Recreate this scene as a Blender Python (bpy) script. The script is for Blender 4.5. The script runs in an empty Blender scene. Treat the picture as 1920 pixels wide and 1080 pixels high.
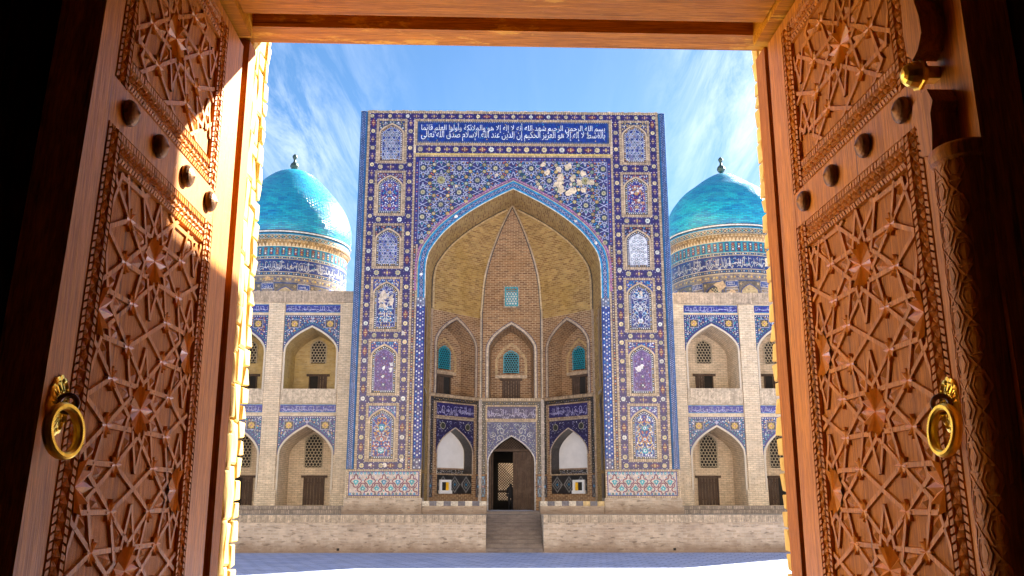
import bpy, math, random
from mathutils import Vector, Matrix

# ------------------------------------------------------------------ camera, sky, sun, exposure
SC = bpy.context.scene
COL = SC.collection
CAM_H = 2.5                       # camera above the square
cam_d = bpy.data.cameras.new('camera')
cam = bpy.data.objects.new('camera', cam_d)
COL.objects.link(cam)
cam.location = (0, 0, CAM_H)
PITCH = math.atan(0.24)
cam.rotation_euler = (math.radians(90) + PITCH, 0, 0)
cam_d.sensor_width = 36.0
cam_d.lens = 36.0 * 1664 / 1920
cam_d.clip_start = 0.05
cam_d.clip_end = 3000
SC.camera = cam

SUN_AZ = math.radians(46.0)       # to the right of straight ahead
SUN_EL = math.radians(31.5)
sun_dir = Vector((math.sin(SUN_AZ) * math.cos(SUN_EL), math.cos(SUN_AZ) * math.cos(SUN_EL), math.sin(SUN_EL)))
sun_d = bpy.data.lights.new('sun', 'SUN')
sun_d.energy = 5.0
sun_d.angle = math.radians(0.5)
sun_d.color = (1.0, 0.93, 0.80)
sun = bpy.data.objects.new('sun', sun_d)
COL.objects.link(sun)
sun.location = (20, 30, 60)
sun.rotation_euler = sun_dir.to_track_quat('Z', 'Y').to_euler()

W = bpy.data.worlds.new('World')
SC.world = W
W.use_nodes = True


def build_world():
    nt = W.node_tree
    nt.nodes.clear()
    N = nt.nodes.new
    L = nt.links.new
    out = N('ShaderNodeOutputWorld')
    bg = N('ShaderNodeBackground')
    bg.inputs['Strength'].default_value = 0.05
    sky = N('ShaderNodeTexSky')
    sky.sky_type = 'NISHITA'
    sky.sun_disc = False
    sky.sun_elevation = SUN_EL
    sky.sun_rotation = SUN_AZ
    sky.air_density = 1.0
    sky.dust_density = 0.35
    sky.ozone_density = 2.2
    # cirrus: a layer of streaks on a plane high above
    tc = N('ShaderNodeTexCoord')
    sep = N('ShaderNodeSeparateXYZ')
    L(tc.outputs['Generated'], sep.inputs[0])
    zz = N('ShaderNodeMath'); zz.operation = 'ADD'; zz.inputs[1].default_value = 0.12
    mx = N('ShaderNodeMath'); mx.operation = 'MAXIMUM'; mx.inputs[1].default_value = 0.0
    L(sep.outputs['Z'], mx.inputs[0]); L(mx.outputs[0], zz.inputs[0])
    dx = N('ShaderNodeMath'); dx.operation = 'DIVIDE'
    dy = N('ShaderNodeMath'); dy.operation = 'DIVIDE'
    L(sep.outputs['X'], dx.inputs[0]); L(zz.outputs[0], dx.inputs[1])
    L(sep.outputs['Y'], dy.inputs[0]); L(zz.outputs[0], dy.inputs[1])
    cmb = N('ShaderNodeCombineXYZ')
    L(dx.outputs[0], cmb.inputs[0]); L(dy.outputs[0], cmb.inputs[1])
    mp = N('ShaderNodeMapping')
    mp.inputs['Rotation'].default_value = (0, 0, math.radians(-38))
    mp.inputs['Scale'].default_value = (4.2, 0.75, 1)
    L(cmb.outputs[0], mp.inputs['Vector'])
    n1 = N('ShaderNodeTexNoise')
    n1.inputs['Scale'].default_value = 2.6
    n1.inputs['Detail'].default_value = 9
    n1.inputs['Roughness'].default_value = 0.70
    n1.inputs['Distortion'].default_value = 0.5
    L(mp.outputs[0], n1.inputs['Vector'])
    n2 = N('ShaderNodeTexNoise')
    n2.inputs['Scale'].default_value = 0.75
    n2.inputs['Detail'].default_value = 2
    L(cmb.outputs[0], n2.inputs['Vector'])
    r2 = N('ShaderNodeMapRange')
    r2.inputs['From Min'].default_value = 0.32; r2.inputs['From Max'].default_value = 0.52
    L(n2.outputs['Fac'], r2.inputs['Value'])
    r1 = N('ShaderNodeMapRange')
    r1.inputs['From Min'].default_value = 0.42; r1.inputs['From Max'].default_value = 0.86; r1.inputs['To Max'].default_value = 0.72
    L(n1.outputs['Fac'], r1.inputs['Value'])
    ab = N('ShaderNodeMath'); ab.operation = 'ABSOLUTE'
    qd = N('ShaderNodeMath'); qd.operation = 'DIVIDE'
    sh = N('ShaderNodeMath'); sh.operation = 'SUBTRACT'; sh.inputs[1].default_value = 0.02
    L(dx.outputs[0], qd.inputs[0]); L(dy.outputs[0], qd.inputs[1]); L(qd.outputs[0], sh.inputs[0]); L(sh.outputs[0], ab.inputs[0])
    r3 = N('ShaderNodeMapRange')
    r3.inputs['From Min'].default_value = 0.13; r3.inputs['From Max'].default_value = 0.27
    r3.inputs['To Min'].default_value = 0.04
    L(ab.outputs[0], r3.inputs['Value'])
    m0 = N('ShaderNodeMath'); m0.operation = 'MULTIPLY'
    L(r3.outputs[0], m0.inputs[0]); L(r2.outputs[0], m0.inputs[1])
    mul = N('ShaderNodeMath'); mul.operation = 'MULTIPLY'
    L(r1.outputs[0], mul.inputs[0]); L(m0.outputs[0], mul.inputs[1])
    hs = N('ShaderNodeHueSaturation')
    hs.inputs['Saturation'].default_value = 1.22
    hs.inputs['Value'].default_value = 0.64
    L(sky.outputs[0], hs.inputs['Color'])
    mix = N('ShaderNodeMix'); mix.data_type = 'RGBA'
    L(mul.outputs[0], mix.inputs['Factor'])
    L(hs.outputs[0], mix.inputs['A'])
    mix.inputs['B'].default_value = (6.2, 6.5, 6.8, 1)
    L(mix.outputs['Result'], bg.inputs['Color'])
    L(bg.outputs[0], out.inputs['Surface'])


build_world()
SC.view_settings.view_transform = 'Standard'
SC.view_settings.look = 'None'
SC.view_settings.gamma = 1.0
SC.view_settings.use_curve_mapping = False
SC.view_settings.exposure = 2.7
try:
    SC.cycles.use_denoising = True
    SC.cycles.max_bounces = 8
    SC.cycles.diffuse_bounces = 5
    SC.cycles.use_adaptive_sampling = True
except Exception:
    pass

R = random.Random(7)


# ------------------------------------------------------------------ materials
def new_mat(name):
    m = bpy.data.materials.new(name)
    m.use_nodes = True
    nt = m.node_tree
    bsdf = nt.nodes['Principled BSDF']
    return m, nt, bsdf


def noise(nt, vec, scale, detail=4, rough=0.55, dist=0.0):
    n = nt.nodes.new('ShaderNodeTexNoise')
    n.inputs['Scale'].default_value = scale
    n.inputs['Detail'].default_value = detail
    n.inputs['Roughness'].default_value = rough
    n.inputs['Distortion'].default_value = dist
    if vec is not None:
        nt.links.new(vec, n.inputs['Vector'])
    return n


def ramp(nt, fac, stops):
    r = nt.nodes.new('ShaderNodeValToRGB')
    cr = r.color_ramp
    while len(cr.elements) > 1:
        cr.elements.remove(cr.elements[-1])
    cr.elements[0].position = stops[0][0]
    cr.elements[0].color = (*stops[0][1], 1)
    for p, c in stops[1:]:
        e = cr.elements.new(p)
        e.color = (*c, 1)
    nt.links.new(fac, r.inputs['Fac'])
    return r


def mixc(nt, fac, a, b, mode='MIX'):
    m = nt.nodes.new('ShaderNodeMix')
    m.data_type = 'RGBA'
    m.blend_type = mode
    for key, v in (('Factor', fac), ('A', a), ('B', b)):
        if hasattr(v, 'is_output') or isinstance(v, bpy.types.NodeSocket):
            nt.links.new(v, m.inputs[key])
        elif key == 'Factor':
            m.inputs[key].default_value = v
        else:
            m.inputs[key].default_value = (*v, 1)
    return m.outputs['Result']


def bump(nt, bsdf, height, strength, dist):
    b = nt.nodes.new('ShaderNodeBump')
    b.inputs['Strength'].default_value = strength
    b.inputs['Distance'].default_value = dist
    nt.links.new(height, b.inputs['Height'])
    nt.links.new(b.outputs[0], bsdf.inputs['Normal'])
    return b


def coords(nt, kind='Object', scale=(1, 1, 1), rot=(0, 0, 0)):
    tc = nt.nodes.new('ShaderNodeTexCoord')
    mp = nt.nodes.new('ShaderNodeMapping')
    mp.inputs['Scale'].default_value = scale
    mp.inputs['Rotation'].default_value = rot
    nt.links.new(tc.outputs[kind], mp.inputs['Vector'])
    return mp.outputs[0]


def mat_brick(name, c1, c2, mortar, stain, bw=0.30, bh=0.085, stain_amt=0.5, msize=0.014, bump_s=0.5, bias=0.0, speck=0.35, base_dirt=False, streak=0.0):
    m, nt, b = new_mat(name)
    uv = coords(nt, 'UV')
    br = nt.nodes.new('ShaderNodeTexBrick')
    br.inputs['Scale'].default_value = 1.0
    br.inputs['Brick Width'].default_value = bw
    br.inputs['Row Height'].default_value = bh
    br.inputs['Mortar Size'].default_value = msize
    br.inputs['Mortar Smooth'].default_value = 0.3
    br.inputs['Bias'].default_value = bias
    br.inputs['Color1'].default_value = (*c1, 1)
    br.inputs['Color2'].default_value = (*c2, 1)
    br.inputs['Mortar'].default_value = (*mortar, 1)
    nt.links.new(uv, br.inputs['Vector'])
    ob = coords(nt, 'Object')
    n1 = noise(nt, ob, 0.35, 5, 0.6)
    st = nt.nodes.new('ShaderNodeMapRange')
    st.inputs['From Min'].default_value = 0.45
    st.inputs['From Max'].default_value = 0.75
    st.inputs['To Max'].default_value = stain_amt
    nt.links.new(n1.outputs['Fac'], st.inputs['Value'])
    c = mixc(nt, st.outputs[0], br.outputs['Color'], stain)
    # single darker bricks: stretched noise along the courses
    n2 = noise(nt, coords(nt, 'UV', (2.4, 9.0, 1)), 1.0, 2, 0.5)
    sp = nt.nodes.new('ShaderNodeMapRange')
    sp.inputs['From Min'].default_value = 0.58
    sp.inputs['From Max'].default_value = 0.70
    sp.inputs['To Max'].default_value = speck
    nt.links.new(n2.outputs['Fac'], sp.inputs['Value'])
    c = mixc(nt, sp.outputs[0], c, tuple(x * 0.35 for x in c2))
    n3 = noise(nt, ob, 2.1, 6, 0.65)
    rr = ramp(nt, n3.outputs['Fac'], [(0.3, (0.78, 0.78, 0.78)), (0.7, (1.12, 1.1, 1.08))])
    c = mixc(nt, 1.0, c, rr.outputs[0], 'MULTIPLY')
    if streak:
        # rain streaks running down the wall
        ns = noise(nt, coords(nt, 'UV', (2.6, 0.16, 1)), 1.0, 5, 0.7)
        sm = nt.nodes.new('ShaderNodeMapRange')
        sm.inputs['From Min'].default_value = 0.50; sm.inputs['From Max'].default_value = 0.72
        sm.inputs['To Max'].default_value = streak * 2
        nt.links.new(ns.outputs['Fac'], sm.inputs['Value'])
        c = mixc(nt, sm.outputs[0], c, (0.40, 0.30, 0.21))
    if base_dirt:
        # splash dirt along the foot of the wall
        sz = nt.nodes.new('ShaderNodeSeparateXYZ')
        nt.links.new(ob, sz.inputs[0])
        nz = noise(nt, ob, 1.6, 5, 0.65)
        ad = nt.nodes.new('ShaderNodeMath'); ad.operation = 'ADD'
        nt.links.new(sz.outputs['Z'], ad.inputs[0]); nt.links.new(nz.outputs['Fac'], ad.inputs[1])
        dm = nt.nodes.new('ShaderNodeMapRange')
        dm.inputs['From Min'].default_value = 0.60; dm.inputs['From Max'].default_value = 1.15
        dm.inputs['To Min'].default_value = 0.75; dm.inputs['To Max'].default_value = 0.0
        nt.links.new(ad.outputs[0], dm.inputs['Value'])
        c = mixc(nt, dm.outputs[0], c, (0.20, 0.13, 0.085))
    nt.links.new(c, b.inputs['Base Color'])
    b.inputs['Roughness'].default_value = 0.9
    inv = nt.nodes.new('ShaderNodeMath'); inv.operation = 'SUBTRACT'
    inv.inputs[0].default_value = 1.0
    nt.links.new(br.outputs['Fac'], inv.inputs[1])
    bump(nt, b, inv.outputs[0], bump_s, 0.02)
    return m


def mat_tile(name='glazed_tile', rough=0.28, var=0.35):
    m, nt, b = new_mat(name)
    at = nt.nodes.new('ShaderNodeAttribute')
    at.attribute_name = 'col'
    ob = coords(nt, 'Object')
    n = noise(nt, ob, 3.0, 6, 0.7)
    rr = ramp(nt, n.outputs['Fac'], [(0.25, (1 - var, 1 - var, 1 - var)), (0.75, (1 + var * 0.6,) * 3)])
    c = mixc(nt, 1.0, at.outputs['Color'], rr.outputs[0], 'MULTIPLY')
    v = nt.nodes.new('ShaderNodeTexVoronoi')
    v.inputs['Scale'].default_value = 11.0
    nt.links.new(ob, v.inputs['Vector'])
    hv = nt.nodes.new('ShaderNodeHueSaturation')
    sepc = nt.nodes.new('ShaderNodeSeparateColor')
    nt.links.new(v.outputs['Color'], sepc.inputs[0])
    mr = nt.nodes.new('ShaderNodeMapRange')
    mr.inputs['To Min'].default_value = 0.72
    mr.inputs['To Max'].default_value = 1.25
    nt.links.new(sepc.outputs[0], mr.inputs['Value'])
    nt.links.new(mr.outputs[0], hv.inputs['Value'])
    nt.links.new(c, hv.inputs['Color'])
    # dust in patches
    n2 = noise(nt, ob, 0.8, 7, 0.7)
    d = nt.nodes.new('ShaderNodeMapRange')
    d.inputs['From Min'].default_value = 0.60
    d.inputs['From Max'].default_value = 0.78
    d.inputs['To Max'].default_value = 0.35
    nt.links.new(n2.outputs['Fac'], d.inputs['Value'])
    c2 = mixc(nt, d.outputs[0], hv.outputs[0], (0.30, 0.25, 0.20))
    nt.links.new(c2, b.inputs['Base Color'])
    b.inputs['Roughness'].default_value = rough
    bump(nt, b, v.outputs['Distance'], 0.25, 0.01)
    return m


def mat_dome():
    m, nt, b = new_mat('turquoise_glazed_brick')
    uv = coords(nt, 'UV')
    br = nt.nodes.new('ShaderNodeTexBrick')
    br.inputs['Scale'].default_value = 1.0
    br.inputs['Brick Width'].default_value = 0.42
    br.inputs['Row Height'].default_value = 0.13
    br.inputs['Mortar Size'].default_value = 0.010
    br.inputs['Color1'].default_value = (0.004, 0.225, 0.44, 1)
    br.inputs['Color2'].default_value = (0.012, 0.43, 0.58, 1)
    br.inputs['Mortar'].default_value = (0.02, 0.16, 0.20, 1)
    nt.links.new(uv, br.inputs['Vector'])
    n = noise(nt, coords(nt, 'UV', (0.22, 1.3, 1)), 1.6, 5, 0.65)
    rr = ramp(nt, n.outputs['Fac'], [(0.30, (0.42, 0.62, 0.95)), (0.52, (1, 1, 1)), (0.72, (1.2, 1.15, 1.0))])
    c = mixc(nt, 1.0, br.outputs['Color'], rr.outputs[0], 'MULTIPLY')
    nt.links.new(c, b.inputs['Base Color'])
    n2 = noise(nt, uv, 5.0, 3, 0.6)
    r2 = ramp(nt, n2.outputs['Fac'], [(0.3, (0.22,) * 3), (0.7, (0.48,) * 3)])
    nt.links.new(r2.outputs[0], b.inputs['Roughness'])
    inv = nt.nodes.new('ShaderNodeMath'); inv.operation = 'SUBTRACT'
    inv.inputs[0].default_value = 1.0
    nt.links.new(br.outputs['Fac'], inv.inputs[1])
    add = nt.nodes.new('ShaderNodeMath'); add.operation = 'ADD'
    nt.links.new(inv.outputs[0], add.inputs[0])
    n3 = noise(nt, coords(nt, 'UV', (2.4, 7.7, 1)), 1.0, 1)
    nt.links.new(n3.outputs['Fac'], add.inputs[1])
    bump(nt, b, add.outputs[0], 0.55, 0.03)
    return m


def mat_wood(name, dark, light, rough=0.42, grain_axis='Z', spec=0.5, bump_s=0.35, grey=0.25, scale=1.0, flake=None):
    m, nt, b = new_mat(name)
    sc = {'Z': (9 * scale, 9 * scale, 0.55), 'X': (0.55, 9 * scale, 9 * scale), 'Y': (9 * scale, 0.55, 9 * scale)}[grain_axis]
    ob = coords(nt, 'Object', sc)
    n = noise(nt, ob, 3.0, 8, 0.68, 0.6)
    fine = noise(nt, coords(nt, 'Object', tuple(s * 5 for s in sc)), 3.0, 4, 0.7)
    cr = ramp(nt, n.outputs['Fac'], [(0.28, dark), (0.5, tuple((a + c) / 2 for a, c in zip(dark, light))), (0.72, light)])
    fr = ramp(nt, fine.outputs['Fac'], [(0.35, (0.55, 0.52, 0.5)), (0.6, (1.05, 1.05, 1.05))])
    c = mixc(nt, 0.8, cr.outputs[0], fr.outputs[0], 'MULTIPLY')
    big = noise(nt, coords(nt, 'Object'), 2.3, 5, 0.65)
    gm = nt.nodes.new('ShaderNodeMapRange')
    gm.inputs['From Min'].default_value = 0.48
    gm.inputs['From Max'].default_value = 0.72
    gm.inputs['To Max'].default_value = grey
    nt.links.new(big.outputs['Fac'], gm.inputs['Value'])
    c = mixc(nt, gm.outputs[0], c, (0.26, 0.19, 0.15))
    if flake:
        # places where old ochre paint is left
        nf = noise(nt, coords(nt, 'Object', (0.8, 2.2, 2.2)), 1.7, 6, 0.7)
        fm = nt.nodes.new('ShaderNodeMapRange')
        fm.inputs['From Min'].default_value = 0.56; fm.inputs['From Max'].default_value = 0.60
        fm.inputs['To Max'].default_value = 0.8
        nt.links.new(nf.outputs['Fac'], fm.inputs['Value'])
        c = mixc(nt, fm.outputs[0], c, flake)
    # drying cracks and worn dark streaks along the grain
    ck = noise(nt, coords(nt, 'Object', {'Z': (26, 26, 0.7), 'X': (0.7, 26, 26), 'Y': (26, 0.7, 26)}[grain_axis]), 1.0, 3, 0.5)
    cm = nt.nodes.new('ShaderNodeMapRange')
    cm.inputs['From Min'].default_value = 0.64
    cm.inputs['From Max'].default_value = 0.70
    cm.inputs['To Max'].default_value = 0.7
    nt.links.new(ck.outputs['Fac'], cm.inputs['Value'])
    c = mixc(nt, cm.outputs[0], c, tuple(x * 0.30 for x in dark))
    nt.links.new(c, b.inputs['Base Color'])
    rr = ramp(nt, fine.outputs['Fac'], [(0.3, (rough + 0.2,) * 3), (0.7, (rough,) * 3)])
    nt.links.new(rr.outputs[0], b.inputs['Roughness'])
    b.inputs['Specular IOR Level'].default_value = spec
    add = nt.nodes.new('ShaderNodeMath'); add.operation = 'ADD'
    nt.links.new(n.outputs['Fac'], add.inputs[0])
    nt.links.new(fine.outputs['Fac'], add.inputs[1])
    bump(nt, b, add.outputs[0], bump_s, 0.004)
    return m


def mat_plain(name, col, rough=0.8, metal=0.0, var=0.2, scale=4.0, bump_s=0.2, bd=0.01):
    m, nt, b = new_mat(name)
    ob = coords(nt, 'Object')
    n = noise(nt, ob, scale, 6, 0.65)
    rr = ramp(nt, n.outputs['Fac'], [(0.28, tuple(c * (1 - var) for c in col)), (0.72, tuple(min(1, c * (1 + var)) for c in col))])
    nt.links.new(rr.outputs[0], b.inputs['Base Color'])
    b.inputs['Roughness'].default_value = rough
    b.inputs['Metallic'].default_value = metal
    if bump_s:
        bump(nt, b, n.outputs['Fac'], bump_s, bd)
    return m


M = {}
M['tile'] = mat_tile()
M['brick'] = mat_brick('pale_brick', (0.80, 0.67, 0.49), (0.66, 0.53, 0.37), (0.46, 0.37, 0.27), (0.48, 0.36, 0.25), speck=0.45, stain_amt=0.25, bh=0.11, bw=0.34, msize=0.016, streak=0.22)
M['brick_terr'] = mat_brick('terrace_brick', (0.60, 0.50, 0.395), (0.43, 0.34, 0.25), (0.54, 0.46, 0.38), (0.30, 0.21, 0.15), base_dirt=True, speck=0.8, stain_amt=0.5, bw=0.42, bh=0.12, msize=0.02)
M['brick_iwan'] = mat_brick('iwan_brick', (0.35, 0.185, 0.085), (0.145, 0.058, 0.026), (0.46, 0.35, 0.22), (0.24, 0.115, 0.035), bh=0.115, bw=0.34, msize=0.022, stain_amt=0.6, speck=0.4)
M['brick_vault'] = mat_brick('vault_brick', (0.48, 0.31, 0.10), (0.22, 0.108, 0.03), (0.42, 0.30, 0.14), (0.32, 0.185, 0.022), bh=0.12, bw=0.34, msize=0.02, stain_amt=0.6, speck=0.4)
M['brick_step'] = mat_brick('step_brick', (0.23, 0.185, 0.16), (0.16, 0.125, 0.11), (0.2, 0.17, 0.15), (0.12, 0.09, 0.08), speck=0.4)
M['brick_gate'] = mat_brick('gate_brick', (0.76, 0.62, 0.45), (0.70, 0.56, 0.39), (0.72, 0.62, 0.48), (0.62, 0.49, 0.34))
M['dome'] = mat_dome()
M['wood'] = mat_wood('carved_wood', (0.36, 0.106, 0.002), (0.76, 0.285, 0.005), rough=0.38, spec=0.27, grey=0.02)
M['wood_chip'] = mat_plain('chip_carved_wood', (0.64, 0.225, 0.008), 0.34, 0, 0.25, 25, 0.2, 0.003)
M['wood_field'] = mat_wood('weathered_panel_wood', (0.30, 0.092, 0.005), (0.68, 0.250, 0.012), rough=0.50, grey=0.07, spec=0.22, bump_s=0.7, scale=2.0)
M['wood_frame'] = mat_wood('frame_wood', (0.26, 0.075, 0.002), (0.56, 0.190, 0.004), rough=0.5, grey=0.04, spec=0.2)
M['wood_beam'] = mat_wood('beam_wood', (0.36, 0.125, 0.001), (0.74, 0.31, 0.003), rough=0.45, spec=0.12, grain_axis='X', grey=0.05, flake=(0.78, 0.44, 0.04))
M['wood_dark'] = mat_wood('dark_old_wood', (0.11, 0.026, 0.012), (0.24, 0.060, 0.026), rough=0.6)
M['wood_door'] = mat_wood('brown_door_wood', (0.050, 0.030, 0.020), (0.11, 0.065, 0.04), rough=0.7)
M['brass'] = mat_plain('brass', (0.95, 0.64, 0.11), 0.34, 1.0, 0.25, 30, 0.25, 0.002)
M['brass_dark'] = mat_plain('dark_bronze', (0.16, 0.075, 0.03), 0.45, 0.8, 0.4, 25, 0.2, 0.002)
M['finial'] = mat_plain('green_bronze', (0.05, 0.09, 0.085), 0.5, 0.6, 0.3, 6)
M['plaster'] = mat_plain('white_plaster', (0.74, 0.73, 0.74), 0.9, 0, 0.08, 1.5, 0.15)
M['stone'] = mat_plain('cream_rubble', (0.62, 0.43, 0.135), 0.85, 0, 0.25, 9, 0.5, 0.01)
M['mortar'] = mat_plain('ochre_mortar', (0.30, 0.18, 0.05), 0.95, 0, 0.3, 12, 0.5, 0.01)
M['dark'] = mat_plain('unlit_interior', (0.02, 0.017, 0.015), 0.95, 0, 0.2)  # near-black colour stands in for the shade inside openings
M['white'] = mat_plain('white_paint', (0.75, 0.75, 0.76), 0.6, 0, 0.06)
M['yellow'] = mat_plain('yellow_glass', (0.85, 0.50, 0.02), 0.3, 0, 0.1)
M['lattice'] = mat_plain('alabaster_lattice', (0.40, 0.34, 0.24), 0.85, 0, 0.2)
M['lattice_teal'] = mat_plain('teal_glazed_lattice', (0.01, 0.26, 0.34), 0.3, 0, 0.25)
M['passage'] = mat_plain('red_brown_passage_plaster', (0.14, 0.045, 0.022), 0.9, 0, 0.5, 2.0, 0.4)  # mottled dark red-brown plaster
M['cloth'] = mat_plain('dark_cloth', (0.02, 0.02, 0.025), 0.9)


def mat_pavement():
    m, nt, b = new_mat('paving')
    ob = coords(nt, 'Object', rot=(0, 0, math.radians(24)))
    br = nt.nodes.new('ShaderNodeTexBrick')
    br.inputs['Scale'].default_value = 1.0
    br.inputs['Brick Width'].default_value = 0.9
    br.inputs['Row Height'].default_value = 0.45
    br.inputs['Mortar Size'].default_value = 0.03
    br.inputs['Color1'].default_value = (0.43, 0.48, 0.68, 1)
    br.inputs['Color2'].default_value = (0.31, 0.37, 0.60, 1)
    br.inputs['Mortar'].default_value = (0.13, 0.15, 0.26, 1)
    nt.links.new(ob, br.inputs['Vector'])
    n = noise(nt, coords(nt, 'Object'), 0.9, 6, 0.65)
    rr = ramp(nt, n.outputs['Fac'], [(0.3, (0.8,) * 3), (0.7, (1.12,) * 3)])
    c = mixc(nt, 1.0, br.outputs['Color'], rr.outputs[0], 'MULTIPLY')
    nt.links.new(c, b.inputs['Base Color'])
    b.inputs['Roughness'].default_value = 0.7
    inv = nt.nodes.new('ShaderNodeMath'); inv.operation = 'SUBTRACT'
    inv.inputs[0].default_value = 1.0
    nt.links.new(br.outputs['Fac'], inv.inputs[1])
    bump(nt, b, inv.outputs[0], 0.5, 0.01)
    return m


M['paving'] = mat_pavement()

# glaze colours
INDIGO = (0.022, 0.014, 0.105)
COBALT = (0.008, 0.028, 0.20)
PURPLE = (0.070, 0.024, 0.12)
NIGHT = (0.010, 0.010, 0.06)
TURQ = (0.008, 0.20, 0.42)
TEAL = (0.012, 0.30, 0.36)
WHITE = (0.58, 0.60, 0.64)
LILAC = (0.29, 0.29, 0.43)
OCHRE = (0.52, 0.34, 0.09)
CREAM = (0.43, 0.37, 0.23)
MAROON = (0.16, 0.025, 0.045)
RUST = (0.40, 0.11, 0.03)
GREEN = (0.015, 0.10, 0.065)
BEIGE = (0.47, 0.355, 0.235)
BROWN = (0.13, 0.075, 0.045)
PALE = (0.50, 0.42, 0.385)


# ------------------------------------------------------------------ mesh helpers
class MB:
    def __init__(s):
        s.v = []; s.f = []; s.c = []; s.uv = []; s.mi = []

    def poly(s, pts, col=(1, 1, 1), uv=None, m=0):
        n = len(s.v)
        s.v.extend(pts)
        s.f.append(tuple(range(n, n + len(pts))))
        s.c.append(col)
        s.uv.append(uv)
        s.mi.append(m)

    def box(s, x0, x1, y0, y1, z0, z1, col=(1, 1, 1), skip='', m=0):
        q = {'-x': [(x0, y1, z0), (x0, y0, z0), (x0, y0, z1), (x0, y1, z1)],
             '+x': [(x1, y0, z0), (x1, y1, z0), (x1, y1, z1), (x1, y0, z1)],
             '-y': [(x0, y0, z0), (x1, y0, z0), (x1, y0, z1), (x0, y0, z1)],
             '+y': [(x1, y1, z0), (x0, y1, z0), (x0, y1, z1), (x1, y1, z1)],
             '-z': [(x0, y1, z0), (x1, y1, z0), (x1, y0, z0), (x0, y0, z0)],
             '+z': [(x0, y0, z1), (x1, y0, z1), (x1, y1, z1), (x0, y1, z1)]}
        for k, p in q.items():
            if k not in skip.split():
                s.poly(p, col, None, m)

    def build(s, name, mat, parent=None, smooth=False, kind=None, col=True):
        me = bpy.data.meshes.new(name)
        me.from_pydata([tuple(p) for p in s.v], [], s.f)
        mats = mat if isinstance(mat, (list, tuple)) else [mat]
        for mm in mats:
            me.materials.append(mm)
        if len(mats) > 1:
            me.polygons.foreach_set('material_index', s.mi)
        if col:
            a = me.attributes.new('col', 'FLOAT_COLOR', 'FACE')
            flat = []
            for c in s.c:
                flat.extend((c[0], c[1], c[2], 1.0))
            a.data.foreach_set('color', flat)
        uvl = me.uv_layers.new(name='UVMap')
        fl = []
        for f, uv in zip(s.f, s.uv):
            if uv is not None:
                for p in uv:
                    fl.extend(p)
                continue
            a_, b_, c_ = s.v[f[0]], s.v[f[1]], s.v[f[2]]
            e1 = (b_[0] - a_[0], b_[1] - a_[1], b_[2] - a_[2])
            e2 = (c_[0] - a_[0], c_[1] - a_[1], c_[2] - a_[2])
            nx = e1[1] * e2[2] - e1[2] * e2[1]
            ny = e1[2] * e2[0] - e1[0] * e2[2]
            nz = e1[0] * e2[1] - e1[1] * e2[0]
            h = math.hypot(nx, ny)
            if h < 0.35 * abs(nz) or h == 0:
                for i in f:
                    p = s.v[i]
                    fl.extend((p[0], p[1]))
            else:
                tx, ty = -ny / h, nx / h
                for i in f:
                    p = s.v[i]
                    fl.extend((p[0] * tx + p[1] * ty, p[2]))
        uvl.data.foreach_set('uv', fl)
        if smooth:
            me.polygons.foreach_set('use_smooth', [True] * len(me.polygons))
        me.update()
        o = bpy.data.objects.new(name, me)
        COL.objects.link(o)
        if parent is not None:
            o.parent = parent
        if kind:
            o['kind'] = kind
        return o


def empty(name, label, cat, loc=(0, 0, 0), rot=0.0, group=None):
    o = bpy.data.objects.new(name, None)
    COL.objects.link(o)
    o.empty_display_size = 0.3
    o.location = loc
    o.rotation_euler = (0, 0, rot)
    o['label'] = label
    o['category'] = cat
    if group:
        o['group'] = group
    return o


def part(name, me, parent, mtx=None, loc=None):
    o = bpy.data.objects.new(name, me)
    COL.objects.link(o)
    o.parent = parent
    if mtx is not None:
        o.matrix_local = mtx
    if loc is not None:
        o.location = loc
    return o


class Fr:
    """flat wall frame: u along the wall, v up, d out towards the viewer"""
    def __init__(s, o, U, N, V=(0, 0, 1)):
        s.o, s.U, s.N, s.V = o, U, N, V

    def __call__(s, u, v, d=0.0):
        o, U, V, N = s.o, s.U, s.V, s.N
        return (o[0] + u * U[0] + v * V[0] + d * N[0], o[1] + u * U[1] + v * V[1] + d * N[1], o[2] + u * U[2] + v * V[2] + d * N[2])

    def at(s, u, v, d=0.0):
        return Fr(s(u, v, d), s.U, s.N, s.V)


class Cyl:
    """curved wall: u is the arc length measured from the side facing the square"""
    def __init__(s, cx, cy, r):
        s.cx, s.cy, s.r = cx, cy, r

    def __call__(s, u, v, d=0.0):
        a = u / s.r
        return (s.cx + (s.r + d) * math.sin(a), s.cy - (s.r + d) * math.cos(a), v)


E1 = 0.008


def rect(mb, fr, u0, u1, v0, v1, d, col, seg=0):
    if seg:
        n = max(1, int(math.ceil(abs(u1 - u0) / seg)))
        for i in range(n):
            a = u0 + (u1 - u0) * i / n
            b = u0 + (u1 - u0) * (i + 1) / n
            mb.poly([fr(a, v0, d), fr(b, v0, d), fr(b, v1, d), fr(a, v1, d)], col)
    else:
        mb.poly([fr(u0, v0, d), fr(u1, v0, d), fr(u1, v1, d), fr(u0, v1, d)], col)


def disc(mb, fr, u, v, r, d, col, n=7, rot=0.3, sy=1.0):
    mb.poly([fr(u + r * math.cos(rot + 2 * math.pi * i / n), v + sy * r * math.sin(rot + 2 * math.pi * i / n), d) for i in range(n)], col)


def star(mb, fr, u, v, r1, r2, n, d, col, rot=0.0):
    pts = []
    for i in range(2 * n):
        r = r1 if i % 2 == 0 else r2
        a = rot + math.pi * i / n
        pts.append(fr(u + r * math.cos(a), v + r * math.sin(a), d))
    mb.poly(pts, col)


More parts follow.
